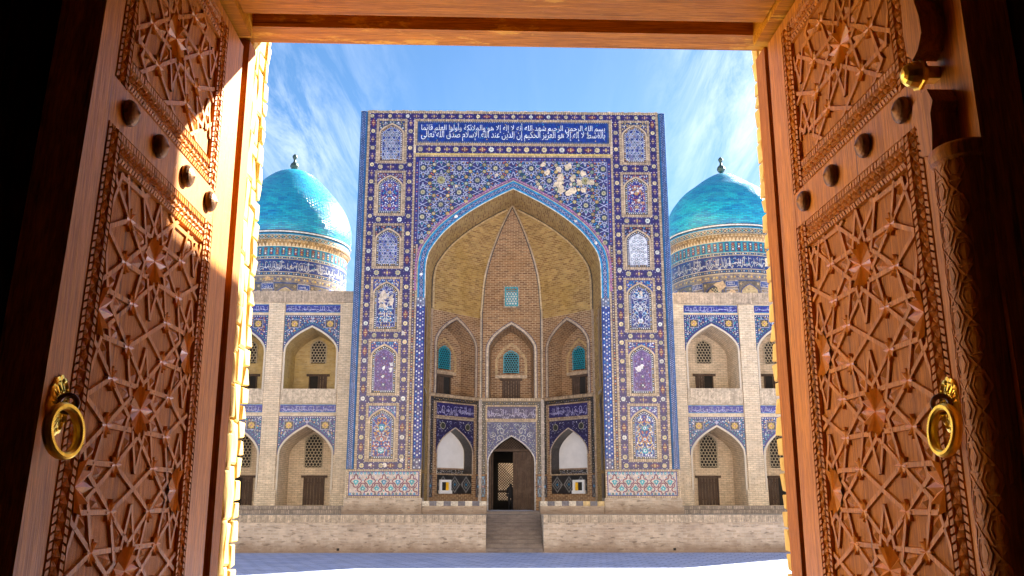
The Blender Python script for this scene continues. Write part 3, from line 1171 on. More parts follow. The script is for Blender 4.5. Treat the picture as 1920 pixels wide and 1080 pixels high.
# mosaic panels of the two piers
def tile_panel(s, v0, v1, kind, seed):
    u0, u1 = (6.40, 8.25) if s > 0 else (-8.25, -6.40)
    uc = (u0 + u1) / 2
    mb = MB()
    brick_frame(mb, FF, u0 + .01, u1 - .01, v0, v1, 0.15, 0.03)
    a0, a1, b0, b1 = u0 + .16, u1 - .16, v0 + .15, v1 - .15
    hw = (a1 - a0) / 2
    va = b1 - 0.12
    vs = va - hw * 0.82 / 0.8 - 0.1
    sp = {'A': (0.02, 0.03, 0.12), 'B': INDIGO, 'C': NIGHT, 'D': (0.015, 0.035, 0.22), 'E': COBALT, 'F': (0.05, 0.05, 0.22)}[kind]
    rect(mb, FF, a0, a1, b0, b1, 0.034, sp)
    ins_sp = lambda u, v: a0 + .04 < u < a1 - .04 and v < b1 - .04 and not in_arch(u, v, uc, hw + .06, vs, va + .05)
    dots(mb, FF, ins_sp, (a0, a1, vs, b1), 26, 0.042, {'A': [OCHRE, GREEN, WHITE], 'B': [WHITE, RUST, LILAC], 'C': [LILAC, RUST, TURQ], 'D': [WHITE, OCHRE, TURQ], 'E': [WHITE, TURQ, RUST], 'F': [LILAC, TEAL, WHITE]}[kind], .03, .07, seed, uc)
    # brick arch and dark dotted inner border
    arch_band(mb, FF, uc, hw - 0.10, vs, va - .11, 0.10, 0.044, BEIGE, b0)
    pts = arch(uc, hw - 0.10, vs, va - .11, 2, b0)
    arch_fill(mb, FF, pts, 0.046, {'A': (0.07, 0.035, 0.05), 'C': (0.03, 0.03, 0.06)}.get(kind, (0.025, 0.03, 0.05)))
    iw = hw - 0.24
    va2 = va - .30
    pin = arch(uc, iw, vs, va2, 2, b0 + .13)
    mid = arch(uc, hw - 0.17, vs, va - .205, 2, b0 + .065)
    # dots along the border
    acc = 0.0
    path = mid + [(mid[0][0], mid[0][1])]
    for a, b in zip(path, path[1:]):
        l = math.hypot(b[0] - a[0], b[1] - a[1])
        t = 0.12 - acc
        while t < l:
            disc(mb, FF, a[0] + (b[0] - a[0]) * t / l, a[1] + (b[1] - a[1]) * t / l, 0.036, 0.052, WHITE if R.random() < .75 else OCHRE, 5)
            t += 0.12
        acc = l - (t - 0.12)
    bases = {'A': COBALT, 'B': (0.010, 0.012, 0.20), 'C': (0.04, 0.05, 0.26), 'D': (0.014, 0.024, 0.16), 'E': (0.085, 0.045, 0.19), 'F': (0.014, 0.035, 0.22)}
    base = bases[kind]
    if kind == 'C' and s > 0:
        base = (0.55, 0.57, 0.63)
    arch_fill(mb, FF, pin, 0.054, base)
    outline = pin + [pin[0]]
    pline(mb, FF, outline, 0.03, 0.060, LILAC if kind != 'A' else (0.35, 0.4, 0.6))
    ins = lambda u, v: in_arch(u, v, uc, iw - .05, vs, va2 - .05, b0 + .18)
    box = (uc - iw, uc + iw, b0 + .15, va2)
    if kind == 'A' or (kind == 'C' and s < 0):
        p = 0.205
        j = 0
        v = box[2] + .06
        while v < box[3]:
            i = -5
            while i <= 5:
                u = uc + (i + (0.5 if j % 2 else 0)) * p
                if ins(u, v):
                    star(mb, FF, u, v, 0.118, 0.066, 6, 0.062, WHITE if R.random() < .85 else LILAC, math.pi / 6)
                    disc(mb, FF, u, v, 0.062, 0.068, COBALT if (i + j) % 2 else (0.03, 0.03, 0.08), 6)
                    disc(mb, FF, u, v, 0.026, 0.074, OCHRE if R.random() < .4 else TURQ, 5)
                i += 1
            if j % 4 == 3:
                for i in (-1.5, -0.5, 0.5, 1.5):
                    if ins(uc + i * .3, v):
                        star(mb, FF, uc + i * .3, v, .11, .05, 4, 0.078, COBALT, .78)
            v += p * 0.866
            j += 1
    elif kind == 'C':
        j = 0
        v = box[2] + .1
        while v < box[3]:
            for i in range(-5, 6):
                u = uc + (i + (0.5 if j % 2 else 0)) * 0.25
                if ins(u, v):
                    disc(mb, FF, u, v, 0.088, 0.062, (0.02, 0.03, 0.10), 8)
                    disc(mb, FF, u, v, 0.060, 0.068, (0.6, 0.62, 0.68), 8)
                    disc(mb, FF, u, v, 0.024, 0.074, TEAL, 5)
                    star(mb, FF, u + 0.125, v, .05, .02, 4, 0.062, LILAC)
            v += 0.217
            j += 1
    elif kind == 'B':
        vines(mb, FF, ins, box, uc, 5, 0.060, [(0.08, 0.10, 0.35), PURPLE], 0.03, seed)
        dots(mb, FF, ins, box, 78, 0.064, [WHITE, LILAC, RUST, TURQ, WHITE, (0.3, .08, .12)], .03, .075, seed + 1, uc)
        for k in range(4):
            flower(mb, FF, uc, box[2] + .3 + k * .42, .12, 0.07, RUST if k % 2 else OCHRE, GREEN, 6, WHITE)
    elif kind == 'D':
        vines(mb, FF, ins, box, uc, 11, 0.062, [WHITE, LILAC, WHITE, TURQ], 0.04, seed)
        dots(mb, FF, ins, box, 46, 0.070, [WHITE, TURQ, OCHRE, LILAC], .03, .07, seed + 1, uc)
        for k in range(3):
            flower(mb, FF, uc, box[2] + .35 + k * .72, .17, 0.076, WHITE, TEAL, 6, OCHRE)
        if s < 0:
            for k in range(9):
                patch(mb, FF, uc + R.uniform(-.4, .4), box[2] + R.uniform(.3, 2.0), R.uniform(.10, .24), 0.084 + .001 * k, seed + k, (0.60, 0.50, 0.40), ins)
        else:
            for k in range(4):
                patch(mb, FF, uc + R.uniform(-.4, .3), box[3] - R.uniform(.2, .6), R.uniform(.06, .14), 0.084 + .001 * k, seed + k, (0.60, 0.52, 0.44), ins)
    elif kind == 'E':
        dots(mb, FF, ins, box, 150, 0.062, [(0.18, 0.12, 0.32), (0.12, 0.07, 0.25), (0.24, 0.16, 0.38), (0.06, 0.03, 0.2), MAROON], .03, .07, seed, uc)
        for k in range(4):
            v = box[2] + .3 + k * .5
            disc(mb, FF, uc, v, .10, 0.072, (0.02, 0.06, 0.08), 6)
            star(mb, FF, uc, v, .08, .035, 4, 0.078, WHITE, .78)
            for q in (-1, 1):
                star(mb, FF, uc + q * .33, v + .23, .07, .03, 4, 0.078, LILAC, .78)
        for (du, dv, r) in ((0.0, 1.25, .14), (.45, 1.15, .20), (.46, 1.45, .15), (-.05, .75, .10)) if s < 0 else ((-.22, 1.25, .22), (-.05, 1.35, .17), (.1, .2, .05)):
            patch(mb, FF, uc + du, box[2] + dv, r, 0.086, int(r * 100) + seed, (0.72, 0.70, 0.70), lambda u, v: in_arch(u, v, uc, iw, vs, va2, b0 + .13))
    else:
        vines(mb, FF, ins, box, uc, 9, 0.062, [RUST, OCHRE, LILAC] if s < 0 else [CREAM, OCHRE, WHITE], 0.05, seed)
        dots(mb, FF, ins, box, 62, 0.070, [WHITE, TURQ, RUST, OCHRE, WHITE], .035, .08, seed + 1, uc)
        for k in range(3):
            star(mb, FF, uc, box[2] + .3 + k * .62, .21, .12, 6, 0.076, RUST if k % 2 else TEAL, .52)
            disc(mb, FF, uc, box[2] + .3 + k * .62, .10, 0.082, WHITE, 6)
            disc(mb, FF, uc, box[2] + .3 + k * .62, .05, 0.088, TURQ, 6)
    if kind == 'B' and s > 0:
        for k in range(26):
            patch(mb, FF, uc + R.uniform(-.5, .5), box[2] + R.uniform(.5, 1.7), R.uniform(.05, .12), 0.086 + .0006 * k, seed + k, R.choice([(0.6, 0.56, 0.55), (0.45, 0.24, 0.13)]), ins)
    o = mb.build('tile_panel', M['tile'], portal)
    return o


PLABEL = {'A': 'white star lattice panel at the top of the pier', 'B': 'blue flower mosaic panel', 'C': 'pale lattice mosaic panel', 'D': 'arabesque mosaic panel with bare patches',
          'E': 'violet mosaic panel with white bare spots', 'F': 'lowest blue and red mosaic panel'}
for s in (-1, 1):
    for k_, (v0, v1) in dict(A=(19.64, 22.49), B=(16.35, 19.16), C=(13.13, 15.87), D=(9.41, 12.63), E=(5.76, 8.97), F=(2.12, 5.33)).items():
        o = tile_panel(s, v0, v1, k_, 10 * ord(k_) + s)
        o['label'] = PLABEL[k_] + (' left of the arch' if s < 0 else ' right of the arch')

# arch: blue band with white interlace, turquoise edges
mb = MB()


def band_pt(i_in, i_out, k, t):
    a, b = i_in[k], i_out[k]
    return (a[0] + (b[0] - a[0]) * t, a[1] + (b[1] - a[1]) * t)


ain = arch(0, HW, VS, VA, 4, 11.4)
aout = arch(0, HW + .50, VS, VA + .55, 4, 11.4)
for t0, t1, col, d in ((0, .09, (0.62, 0.56, 0.46), .03), (.09, .28, TURQ, .034), (.28, .72, (0.010, 0.028, 0.15), .03), (.72, .93, TURQ, .034), (.93, 1.0, CREAM, .03)):
    quad_strip(mb, FF, [band_pt(ain, aout, k, t0) for k in range(len(ain))], [band_pt(ain, aout, k, t1) for k in range(len(ain))], d, col)
# interlace
cum = [0.0]
cen = [band_pt(ain, aout, k, .5) for k in range(len(ain))]
for a, b in zip(cen, cen[1:]):
    cum.append(cum[-1] + math.hypot(b[0] - a[0], b[1] - a[1]))


def along(sv, t):
    k = 0
    while k < len(cum) - 2 and cum[k + 1] < sv:
        k += 1
    f = (sv - cum[k]) / max(1e-6, cum[k + 1] - cum[k])
    a, b = band_pt(ain, aout, k, t), band_pt(ain, aout, k + 1, t)
    return (a[0] + (b[0] - a[0]) * f, a[1] + (b[1] - a[1]) * f)


nst = int(cum[-1] / 0.065)
for ph in (0, math.pi):
    pts = [along(cum[-1] * i / nst, .50 + .17 * math.sin(2 * math.pi * cum[-1] * i / nst / 0.52 + ph)) for i in range(nst + 1)]
    pline(mb, FF, pts, 0.030, 0.042 + ph * .001, LILAC)
for i in range(int(cum[-1] / .26)):
    p = along(.13 + i * .26, .51)
    disc(mb, FF, p[0], p[1], .04, 0.05, WHITE if i % 2 else TURQ, 4)
for q in ((-3.2, 15.95), (3.3, 15.9), (-5.3, 12.9), (4.6, 14.5)):
    k = min(range(len(cen)), key=lambda i: (cen[i][0] - q[0]) ** 2 + (cen[i][1] - q[1]) ** 2)
    patch(mb, FF, cen[k][0], cen[k][1], .12, .06, k, (0.66, 0.6, 0.55))
mb.build('arch_band', M['tile'], portal)

# dotted blue pilasters carrying the arch band
for s in (-1, 1):
    mb = MB()
    x0, x1 = (5.08, 5.58) if s > 0 else (-5.58, -5.08)
    base = (0.010, 0.045, 0.24) if s > 0 else (0.018, 0.024, 0.19)
    for v0, v1, c in ((1.70, 2.3, (0.10, 0.09, 0.16)), (2.3, 10.9, base), (10.9, 11.4, (0.12, 0.14, 0.22))):
        n = 6
        for i in range(n):
            a, b = x0 + (x1 - x0) * i / n, x0 + (x1 - x0) * (i + 1) / n
            fa, fb = math.sin(math.pi * i / n), math.sin(math.pi * (i + 1) / n)
            mb.poly([FF(a, v0, .02 + .12 * fa), FF(b, v0, .02 + .12 * fb), FF(b, v1, .02 + .12 * fb), FF(a, v1, .02 + .12 * fa)], c)
    v = 1.8
    k = 0
    while v < 11.35:
        for j in range(3):
            u = x0 + (x1 - x0) * (0.22 + 0.28 * j)
            f = math.sin(math.pi * (0.22 + 0.28 * j))
            c = WHITE if (k + j) % 2 == 0 else R.choice([TURQ, PURPLE, LILAC])
            disc(mb, FF, u, v + (.09 if j == 1 else 0), .055 if (k + j) % 2 == 0 else .042, .02 + .12 * f + .012, c, 5)
        v += .19
        k += 1
    mb.build('dotted_pilaster', M['tile'], portal)

# spandrels over the arch
SP_TOP = 20.06
bo = lambda u: None
for s in (-1, 1):
    mb = MB()
    aou = [p for p in arch(0, HW + .52, VS, VA + .57, 4) if s * p[0] >= -1e-6]
    pts = [(p[0], p[1]) for p in aou]
    for a, b in zip(pts, pts[1:]):
        if abs(b[0] - a[0]) > 1e-6:
            mb.poly([FF(a[0], a[1], .02), FF(b[0], b[1], .02), FF(b[0], SP_TOP, .02), FF(a[0], SP_TOP, .02)], (0.016, 0.022, 0.125))
    e = s * (HW + .52)
    lo, hi = sorted((e, s * 5.85))
    rect(mb, FF, lo, hi, 14.6, SP_TOP, .02, (0.016, 0.022, 0.125))
    lo, hi = sorted((0, s * 5.85))
    # frame: bricks, yellow line, dark dotted strip, white line
    bricks_h(mb, FF, lo, hi, SP_TOP, 20.18, .022)
    rect(mb, FF, lo, hi, 20.18, 20.30, .022, (0.55, 0.40, 0.13))
    rect(mb, FF, lo, hi, SP_TOP - .26, SP_TOP - .02, .028, (0.02, 0.02, 0.15))
    vl, vh = sorted((s * 5.85, s * 5.62))
    rect(mb, FF, vl, vh, 14.6, SP_TOP - .26, .028, (0.02, 0.02, 0.15))
    i = 0
    u = 0.1
    while u < 5.8:
        disc(mb, FF, s * u, SP_TOP - .14, .045, .036, (CREAM, PURPLE, LILAC, RUST)[i % 4], 5)
        u += .15
        i += 1
    v = 14.7
    while v < SP_TOP - .3:
        disc(mb, FF, s * 5.735, v, .045, .036, (CREAM, PURPLE, LILAC, RUST)[i % 4], 5)
        v += .15
        i += 1
    line(mb, FF, (0, SP_TOP - .28), (s * 5.60, SP_TOP - .28), .035, .036, LILAC)
    line(mb, FF, (s * 5.60, 14.9), (s * 5.60, SP_TOP - .28), .035, .037, LILAC)
    ins = lambda u, v: 0.0 <= s * u < 5.60 and v < SP_TOP - .28 and not in_arch(u, v, 0, HW + .62, VS, VA + .69) and v > 14.7
    segs, Rn, Sn, Kn = girih(-6.0, 6.0, 11.5, 20.5, s * 4.30, 17.05, 0.70, 0.98)
    for p, q in segs:
        n = max(1, int(math.hypot(q[0] - p[0], q[1] - p[1]) / .07))
        run = None
        for i in range(n + 1):
            pt = (p[0] + (q[0] - p[0]) * i / n, p[1] + (q[1] - p[1]) * i / n)
            if ins(*pt) and all((pt[0] - a_) ** 2 + (pt[1] - b_) ** 2 > .235 ** 2 for a_, b_ in Rn):
                if run is None:
                    run = pt
                last = pt
            else:
                if run is not None and last != run:
                    line(mb, FF, run, last, .038, .032 + R.uniform(0, .004), (0.40, 0.41, 0.56))
                run = None
        if run is not None and last != run:
            line(mb, FF, run, last, .038, .032 + R.uniform(0, .004), (0.40, 0.41, 0.56))
    for (u, v) in Sn:
        if ins(u, v):
            disc(mb, FF, u, v, .145, .040, (0.02, 0.05, 0.06), 8)
            flower(mb, FF, u, v, .115, .046, vary(R.choice([OCHRE, CREAM, (0.3, 0.33, 0.2), OCHRE]), .3), R.choice([WHITE, RUST, TEAL]), 6, WHITE, .3)
    for (u, v) in Rn:
        if ins(u, v):
            big = abs(abs(u) - 4.3) < .4 and abs(v - 17.9) < .8
            disc(mb, FF, u, v, .24 if big else .19, .040, (0.03, 0.06, 0.08), 10)
            flower(mb, FF, u, v, .27 if big else .15, .046, (0.36, 0.34, 0.18) if big else vary(CREAM, .2), (0.05, .07, .04), 12 if big else 8, OCHRE)
    for (u, v, a) in Kn:
        p = (u + .43 * math.cos(a), v + .42 * math.sin(a))
        if ins(*p):
            disc(mb, FF, p[0], p[1], .075, .040, (0.02, 0.07, 0.10), 7)
            disc(mb, FF, p[0], p[1], .052, .046, R.choice([WHITE, TEAL, CREAM, OCHRE]), 6)
            disc(mb, FF, p[0], p[1], .03, .050, R.choice([COBALT, RUST]), 5)
        p = (u + .60 * math.cos(a + .31), v + .59 * math.sin(a + .31))
        if ins(*p):
            disc(mb, FF, p[0], p[1], .055, .040, R.choice([PURPLE, TURQ, GREEN, RUST]), 5)
    dots(mb, FF, ins, (min(0, s * 5.6), max(0, s * 5.6), 14.7, 19.8), 190, .038, [(0.10, .12, .40), PURPLE, TURQ, LILAC], .025, .045, 31 + s)
    # edge along the arch
    for a, b in zip(pts, pts[1:]):
        pass
    off = [p for p in arch(0, HW + .60, VS, VA + .67, 4) if s * p[0] >= -1e-6]
    for a, b in zip(off, off[1:]):
        line(mb, FF, a, b, .12, .044, (0.28, 0.10, 0.24))
    acc = 0
    for a, b in zip(off, off[1:]):
        l = math.hypot(b[0] - a[0], b[1] - a[1])
        n = max(1, int(l / .14))
        for i in range(n):
            disc(mb, FF, a[0] + (b[0] - a[0]) * i / n, a[1] + (b[1] - a[1]) * i / n, .035, .05, CREAM, 4)
    if s > 0:
        rl = random.Random(5)
        for k in range(46):
            u = abs(rl.gauss(2.6, 1.2))
            v = 18.2 + rl.gauss(0.1, 0.75)
            if ins(u, v) and ins(u + .1, v + .1) and ins(u - .1, v - .1):
                patch(mb, FF, u, v, rl.uniform(.09, .27), .056 + k * .0004, k, (0.60, 0.48, 0.34), ins)
    else:
        for (u, v) in ((-1.0, 18.9), (-3.4, 18.2)):
            patch(mb, FF, u, v, .13, .056, 3, (0.60, 0.48, 0.34), ins)
    o = mb.build('spandrel_mosaic', M['tile'], portal)
    o['label'] = 'star mosaic over the arch ' + ('with many bare plaster patches, right half' if s > 0 else 'almost complete, left half')

# tile dado and plinth under each pier
for s in (-1, 1):
    mb = MB()
    u0, u1 = (5.08, 9.14) if s > 0 else (-9.14, -5.08)
    bricks_h(mb, FF, u0, u1, 1.58, 1.70, .03)
    bricks_h(mb, FF, u0, u1, .16, .28, .03)
    bricks_v(mb, FF, u0, u0 + .1, .28, 1.58, .03)
    bricks_v(mb, FF, u1 - .1, u1, .28, 1.58, .03)
    a0, a1, b0, b1 = u0 + .1, u1 - .1, .28, 1.58
    rect(mb, FF, a0, a1, b0, b1, .034, (0.03, 0.03, 0.22))
    rect(mb, FF, a0 + .05, a1 - .05, b0 + .05, b1 - .05, .04, PALE)
    p = 0.765
    n = 5
    st = a0 + .08
    for i in range(n + 1):
        cx = st + .32 + i * p
        for (cy, flip, x_) in ((.30 + .72, 1, cx), (.30 + .36, -1, cx + p / 2)):
            # stepped maroon outline
            for q in (-1, 1):
                P0 = [(0, .42), (.09, .30), (.09, .17), (.24, .15), (.31, .03), (.24, -.06), (.15, -.10), (.13, -.24), (0, -.30)]
                pt = [(x_ + q * a, cy + flip * b) for a, b in P0]
                for a, b in zip(pt, pt[1:]):
                    if a0 + .06 < a[0] < a1 - .06 and a0 + .06 < b[0] < a1 - .06 and b0 + .06 < a[1] < b1 - .06 and b0 + .06 < b[1] < b1 - .06:
                        line(mb, FF, a, b, .062, .046 + R.uniform(0, .003), (0.13, 0.03, 0.10) if q > 0 else (0.16, 0.02, 0.05))
            for dx_, dy_, c_, r_ in ((0, 0, TEAL, .16), (0, -flip * .14, TEAL, .06), (-.12, 0.02, TEAL, .05), (.12, 0.02, TEAL, .05)):
                if a0 + .1 < x_ + dx_ < a1 - .1 and b0 + .1 < cy + dy_ < b1 - .08:
                    star(mb, FF, x_ + dx_, cy + dy_, r_, r_ * .6, 4, .05 + (r_ < .1) * .003, vary(c_ if R.random() < .75 else TURQ, .2), .78)
                    if r_ > .1:
                        disc(mb, FF, x_, cy, .045, .06, (0.6, .66, .7), 4, .78)
        for (ox, oy) in ((.2, .30), (-.2, .30), (.2, -.02), (-.2, -.02), (0, .48), (0, -.42), (.38, .16), (-.38, .16)):
            x_, y_ = cx + ox, b0 + .68 + oy
            if a0 + .1 < x_ < a1 - .1 and b0 + .1 < y_ < b1 - .1:
                star(mb, FF, x_, y_, .055, .03, 4, .043, vary(R.choice([TEAL, TURQ, (0.25, 0.2, 0.35)]), .2), .78)
        for k in range(4):
            x_ = a0 + .1 + (i * 4 + k) * .195
            if x_ < a1 - .1:
                disc(mb, FF, x_, b1 - .10, .075, .046, vary(TURQ if k % 2 else TEAL, .2), 6)
                disc(mb, FF, x_, b1 - .10, .03, .052, WHITE, 4)
                disc(mb, FF, x_, b0 + .10, .07, .046, vary(GREEN if k % 2 else TURQ, .2), 6)
                disc(mb, FF, x_, b0 + .10, .025, .052, LILAC, 4)
    mb.build('tile_dado', M['tile'], portal)
    mb = MB()
    x0, x1 = (5.0, 9.34) if s > 0 else (-9.34, -5.0)
    mb.box(x0 + .08 * (s < 0) , x1 - .08 * (s > 0), -.10, 1.2, .40, .86)
    mb.box(x0, x1, -.20, 1.2, 0.0, .40)
    for i in range(int((x1 - x0) / .12)):
        pass
    mb.build('brick_plinth', M['brick_terr'], portal)

# ---- inside the great arch
A_L, B_L, A_R, B_R = (-4.95, 3.0), (-1.95, 6.0), (4.95, 3.0), (1.95, 6.0)
q7 = math.sqrt(0.5)
LA = math.hypot(3, 3)
FC = Off(Fr((0, 6.0, 0), (1, 0, 0), (0, -1, 0)), PB)
FL = Off(Fr((A_L[0], A_L[1], 0), (q7, q7, 0), (q7, -q7, 0)), PB)
FR = Off(Fr((A_R[0], A_R[1], 0), (-q7, q7, 0), (-q7, -q7, 0)), PB)      # u from the front corner, like FL

# barrel soffit and side reveals
mb = MB()
pf = arch(0, HW, VS, VA, 4, -0.56)
pb_ = arch(0, 4.95, VS, VA, 4, -0.56)
sl = 0
for a, b, c, e in zip(pf, pf[1:], pb_[1:], pb_):
    l = math.hypot(b[0] - a[0], b[1] - a[1])
    if a[1] < 6.25 and b[1] < 6.25 or True:
        mb.poly([FF(a[0], a[1], 0), FF(b[0], b[1], 0), FF(c[0], c[1], -3.0), FF(e[0], e[1], -3.0)], (1, 1, 1), [(0, sl), (0, sl + l), (3, sl + l), (3, sl)])
    sl += l
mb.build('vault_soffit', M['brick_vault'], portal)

# half dome of three curved panels
LV = [(half_at(h / 28), 11.82 + (VA - 11.82) * h / 28) for h in range(29)]
LV = [(1.0, 11.4)] + LV
mbc, mbs = MB(), MB()
rib_k = lambda z: 1 - .15 * min(1.0, max(0.0, (z - 11.82) / 6.22) / .7) ** .8
cv = 0
for (w0, z0), (w1, z1) in zip(LV, LV[1:]):
    l = math.hypot(z1 - z0, 4 * (w0 - w1))
    q0, q1 = w0 * rib_k(z0), w1 * rib_k(z1)
    r0l, r0r = (-1.95 * q0, 3 + 3 * q0), (1.95 * q0, 3 + 3 * q0)
    r1l, r1r = (-1.95 * q1, 3 + 3 * q1), (1.95 * q1, 3 + 3 * q1)
    z0_, z1_ = z0 - PB[2], z1 - PB[2]
    mbc.poly([(r0l[0], r0l[1], z0_), (r0r[0], r0r[1], z0_), (r1r[0], r1r[1], z1_), (r1l[0], r1l[1], z1_)][: 4 if w1 > 0 else 3], (1, 1, 1),
             [(r0l[0], cv), (r0r[0], cv), (r1r[0], cv + l), (r1l[0], cv + l)][: 4 if w1 > 0 else 3])
    for s in (-1, 1):
        e0, e1 = (s * 4.95 * w0, 3.0), (s * 4.95 * w1, 3.0)
        p0, p1 = (s * 1.95 * q0, 3 + 3 * q0), (s * 1.95 * q1, 3 + 3 * q1)
        L0, L1 = LA * w0, LA * w1
        pts = [(e0[0], e0[1], z0_), (p0[0], p0[1], z0_), (p1[0], p1[1], z1_), (e1[0], e1[1], z1_)]
        uvs = [(-L0 / 2, cv), (L0 / 2, cv), (L1 / 2, cv + l), (-L1 / 2, cv + l)]
        if w1 <= 0:
            pts, uvs = pts[:3], uvs[:3]
        mbs.poly(pts, (1, 1, 1), uvs)
    cv += l
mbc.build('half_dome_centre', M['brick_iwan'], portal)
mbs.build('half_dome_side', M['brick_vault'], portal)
for s in (-1, 1):
    mb = MB()
    pr = [(s * 1.95 * w * rib_k(z), 3 + 3 * w * rib_k(z), z) for w, z in LV]
    for k in range(len(pr) - 1):
        a, b = pr[k], pr[k + 1]
        for o0, o1, dd_, c in ((-.11, -.05, .05, (0.05, 0.04, 0.035)), (-.05, .05, .09, (0.42, 0.31, 0.18)), (.05, .11, .05, (0.05, 0.04, 0.035))):
            mb.poly([(a[0] + o0, a[1] - dd_, a[2] - PB[2]), (a[0] + o1, a[1] - dd_, a[2] - PB[2]), (b[0] + o1, b[1] - dd_, b[2] - PB[2]), (b[0] + o0, b[1] - dd_, b[2] - PB[2])], c)
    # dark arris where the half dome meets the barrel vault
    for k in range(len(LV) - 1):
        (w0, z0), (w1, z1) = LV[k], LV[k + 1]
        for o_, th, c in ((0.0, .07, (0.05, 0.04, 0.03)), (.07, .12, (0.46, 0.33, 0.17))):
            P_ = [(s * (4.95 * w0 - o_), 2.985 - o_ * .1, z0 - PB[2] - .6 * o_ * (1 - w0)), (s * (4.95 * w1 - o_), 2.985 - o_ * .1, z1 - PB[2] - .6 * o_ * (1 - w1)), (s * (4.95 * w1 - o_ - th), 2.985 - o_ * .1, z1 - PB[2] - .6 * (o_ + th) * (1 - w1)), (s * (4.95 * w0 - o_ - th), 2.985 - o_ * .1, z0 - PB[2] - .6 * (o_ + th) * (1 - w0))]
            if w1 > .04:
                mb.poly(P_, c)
    # goes on down the corner of the walls as a triple line
    for o0, o1, dd_, c in ((-.11, -.05, .05, (0.05, 0.05, 0.06)), (-.05, .05, .09, (0.40, 0.31, 0.22)), (.05, .11, .05, (0.05, 0.05, 0.06))):
        x = s * 1.95
        mb.poly([(x + o0, 6 - dd_, 6.3 - PB[2]), (x + o1, 6 - dd_, 6.3 - PB[2]), (x + o1, 6 - dd_, 11.4 - PB[2]), (x + o0, 6 - dd_, 11.4 - PB[2])], c)
    mb.build('vault_rib', M['tile'], portal)


def small_door(parent, fr, uc, v0, w, h, name='plank_door', open_side=0, d=0.0):
    """plank door of two leaves, in a frame, lintel above"""
    mb = MB()

    def bx(u0, u1, a, b, d0, d1):
        P = [fr(u, v, dd) for dd in (d0, d1) for u, v in ((u0, a), (u1, a), (u1, b), (u0, b))]
        for q in ((4, 5, 6, 7), (0, 1, 5, 4), (1, 2, 6, 5), (2, 3, 7, 6), (3, 0, 4, 7)):
            mb.poly([P[i] for i in q])
    bx(uc - w / 2 - .07, uc - w / 2, v0, v0 + h, d, d + .08)
    bx(uc + w / 2, uc + w / 2 + .07, v0, v0 + h, d, d + .08)
    bx(uc - w / 2 - .22, uc + w / 2 + .22, v0 + h, v0 + h + .14, d, d + .12)
    for k in (0, 1):
        a = uc - w / 2 + k * w / 2
        if open_side != k + 1:
            for j in range(3):
                bx(a + .01 + j * w / 6, a + (j + 1) * w / 6 - .012, v0 + .02, v0 + h - .01, d + .01, d + .045)
            for v in (v0 + h * .2, v0 + h * .8):
                bx(a + .03, a + w / 2 - .04, v, v + .06, d + .045, d + .06)
    o = mb.build(name, M['wood_door'], parent)
    if open_side:
        m2 = MB()
        a = uc - w / 2 + (open_side - 1) * w / 2
        m2.poly([fr(a, v0, d + .004), fr(a + w / 2, v0, d + .004), fr(a + w / 2, v0 + h, d + .004), fr(a, v0 + h, d + .004)])
        m2.build('dark_opening_sheet', M['dark'], o)  # flat near-black sheet, shade of the open doorway put into its colour
    return o


def fr_matrix(fr, u, v, d):
    """matrix that sets a mesh modelled at the origin facing -y on a wall frame"""
    o = Vector(fr(u, v, d))
    ux = Vector(fr(u + 1, v, d)) - o
    uz = Vector(fr(u, v + 1, d)) - o
    un = Vector(fr(u, v, d + 1)) - o
    return Matrix(((ux.x, -un.x, uz.x, o.x), (ux.y, -un.y, uz.y, o.y), (ux.z, -un.z, uz.z, o.z), (0, 0, 0, 1)))


def mesh_only(mb, name, mat):
    o = mb.build(name, mat)
    me = o.data
    bpy.data.objects.remove(o)
    return me


LAT_T = mesh_only(lattice_mesh('teal_lattice', 0.90, 1.45, True, 0.16, 0.035), 'teal_lattice', M['lattice_teal'])
LAT_S = mesh_only(lattice_mesh('teal_lattice_square', 0.80, 1.22, False, 0.18, 0.045), 'teal_lattice_square', M['lattice_teal'])
LAT_U = mesh_only(lattice_mesh('pale_lattice', 0.88, 1.40, True, 0.19, 0.042), 'pale_lattice', M['lattice'])
LAT_D = mesh_only(lattice_mesh('tall_lattice', 1.0, 1.95, True, 0.20, 0.042), 'tall_lattice', M['lattice'])


def window_at(parent, fr, uc, v0, w, h, me, arched=True, back=(0.015, 0.03, 0.04)):
    m2 = MB()
    pts = arch(uc, w / 2, v0 + h * .68, v0 + h, 1, v0) if arched else [(uc - w / 2, v0), (uc - w / 2, v0 + h), (uc + w / 2, v0 + h), (uc + w / 2, v0)]
    if arched:
        arch_fill(m2, fr, pts, 0.012, back)
    else:
        rect(m2, fr, uc - w / 2, uc + w / 2, v0, v0 + h, 0.012, back)
    o = m2.build('lattice_window', M['dark'], parent)
    g_ = bpy.data.objects.new('grille', me)
    COL.objects.link(g_)
    g_.parent = o
    g_.matrix_local = fr_matrix(fr, uc, v0, 0.075)
    return o


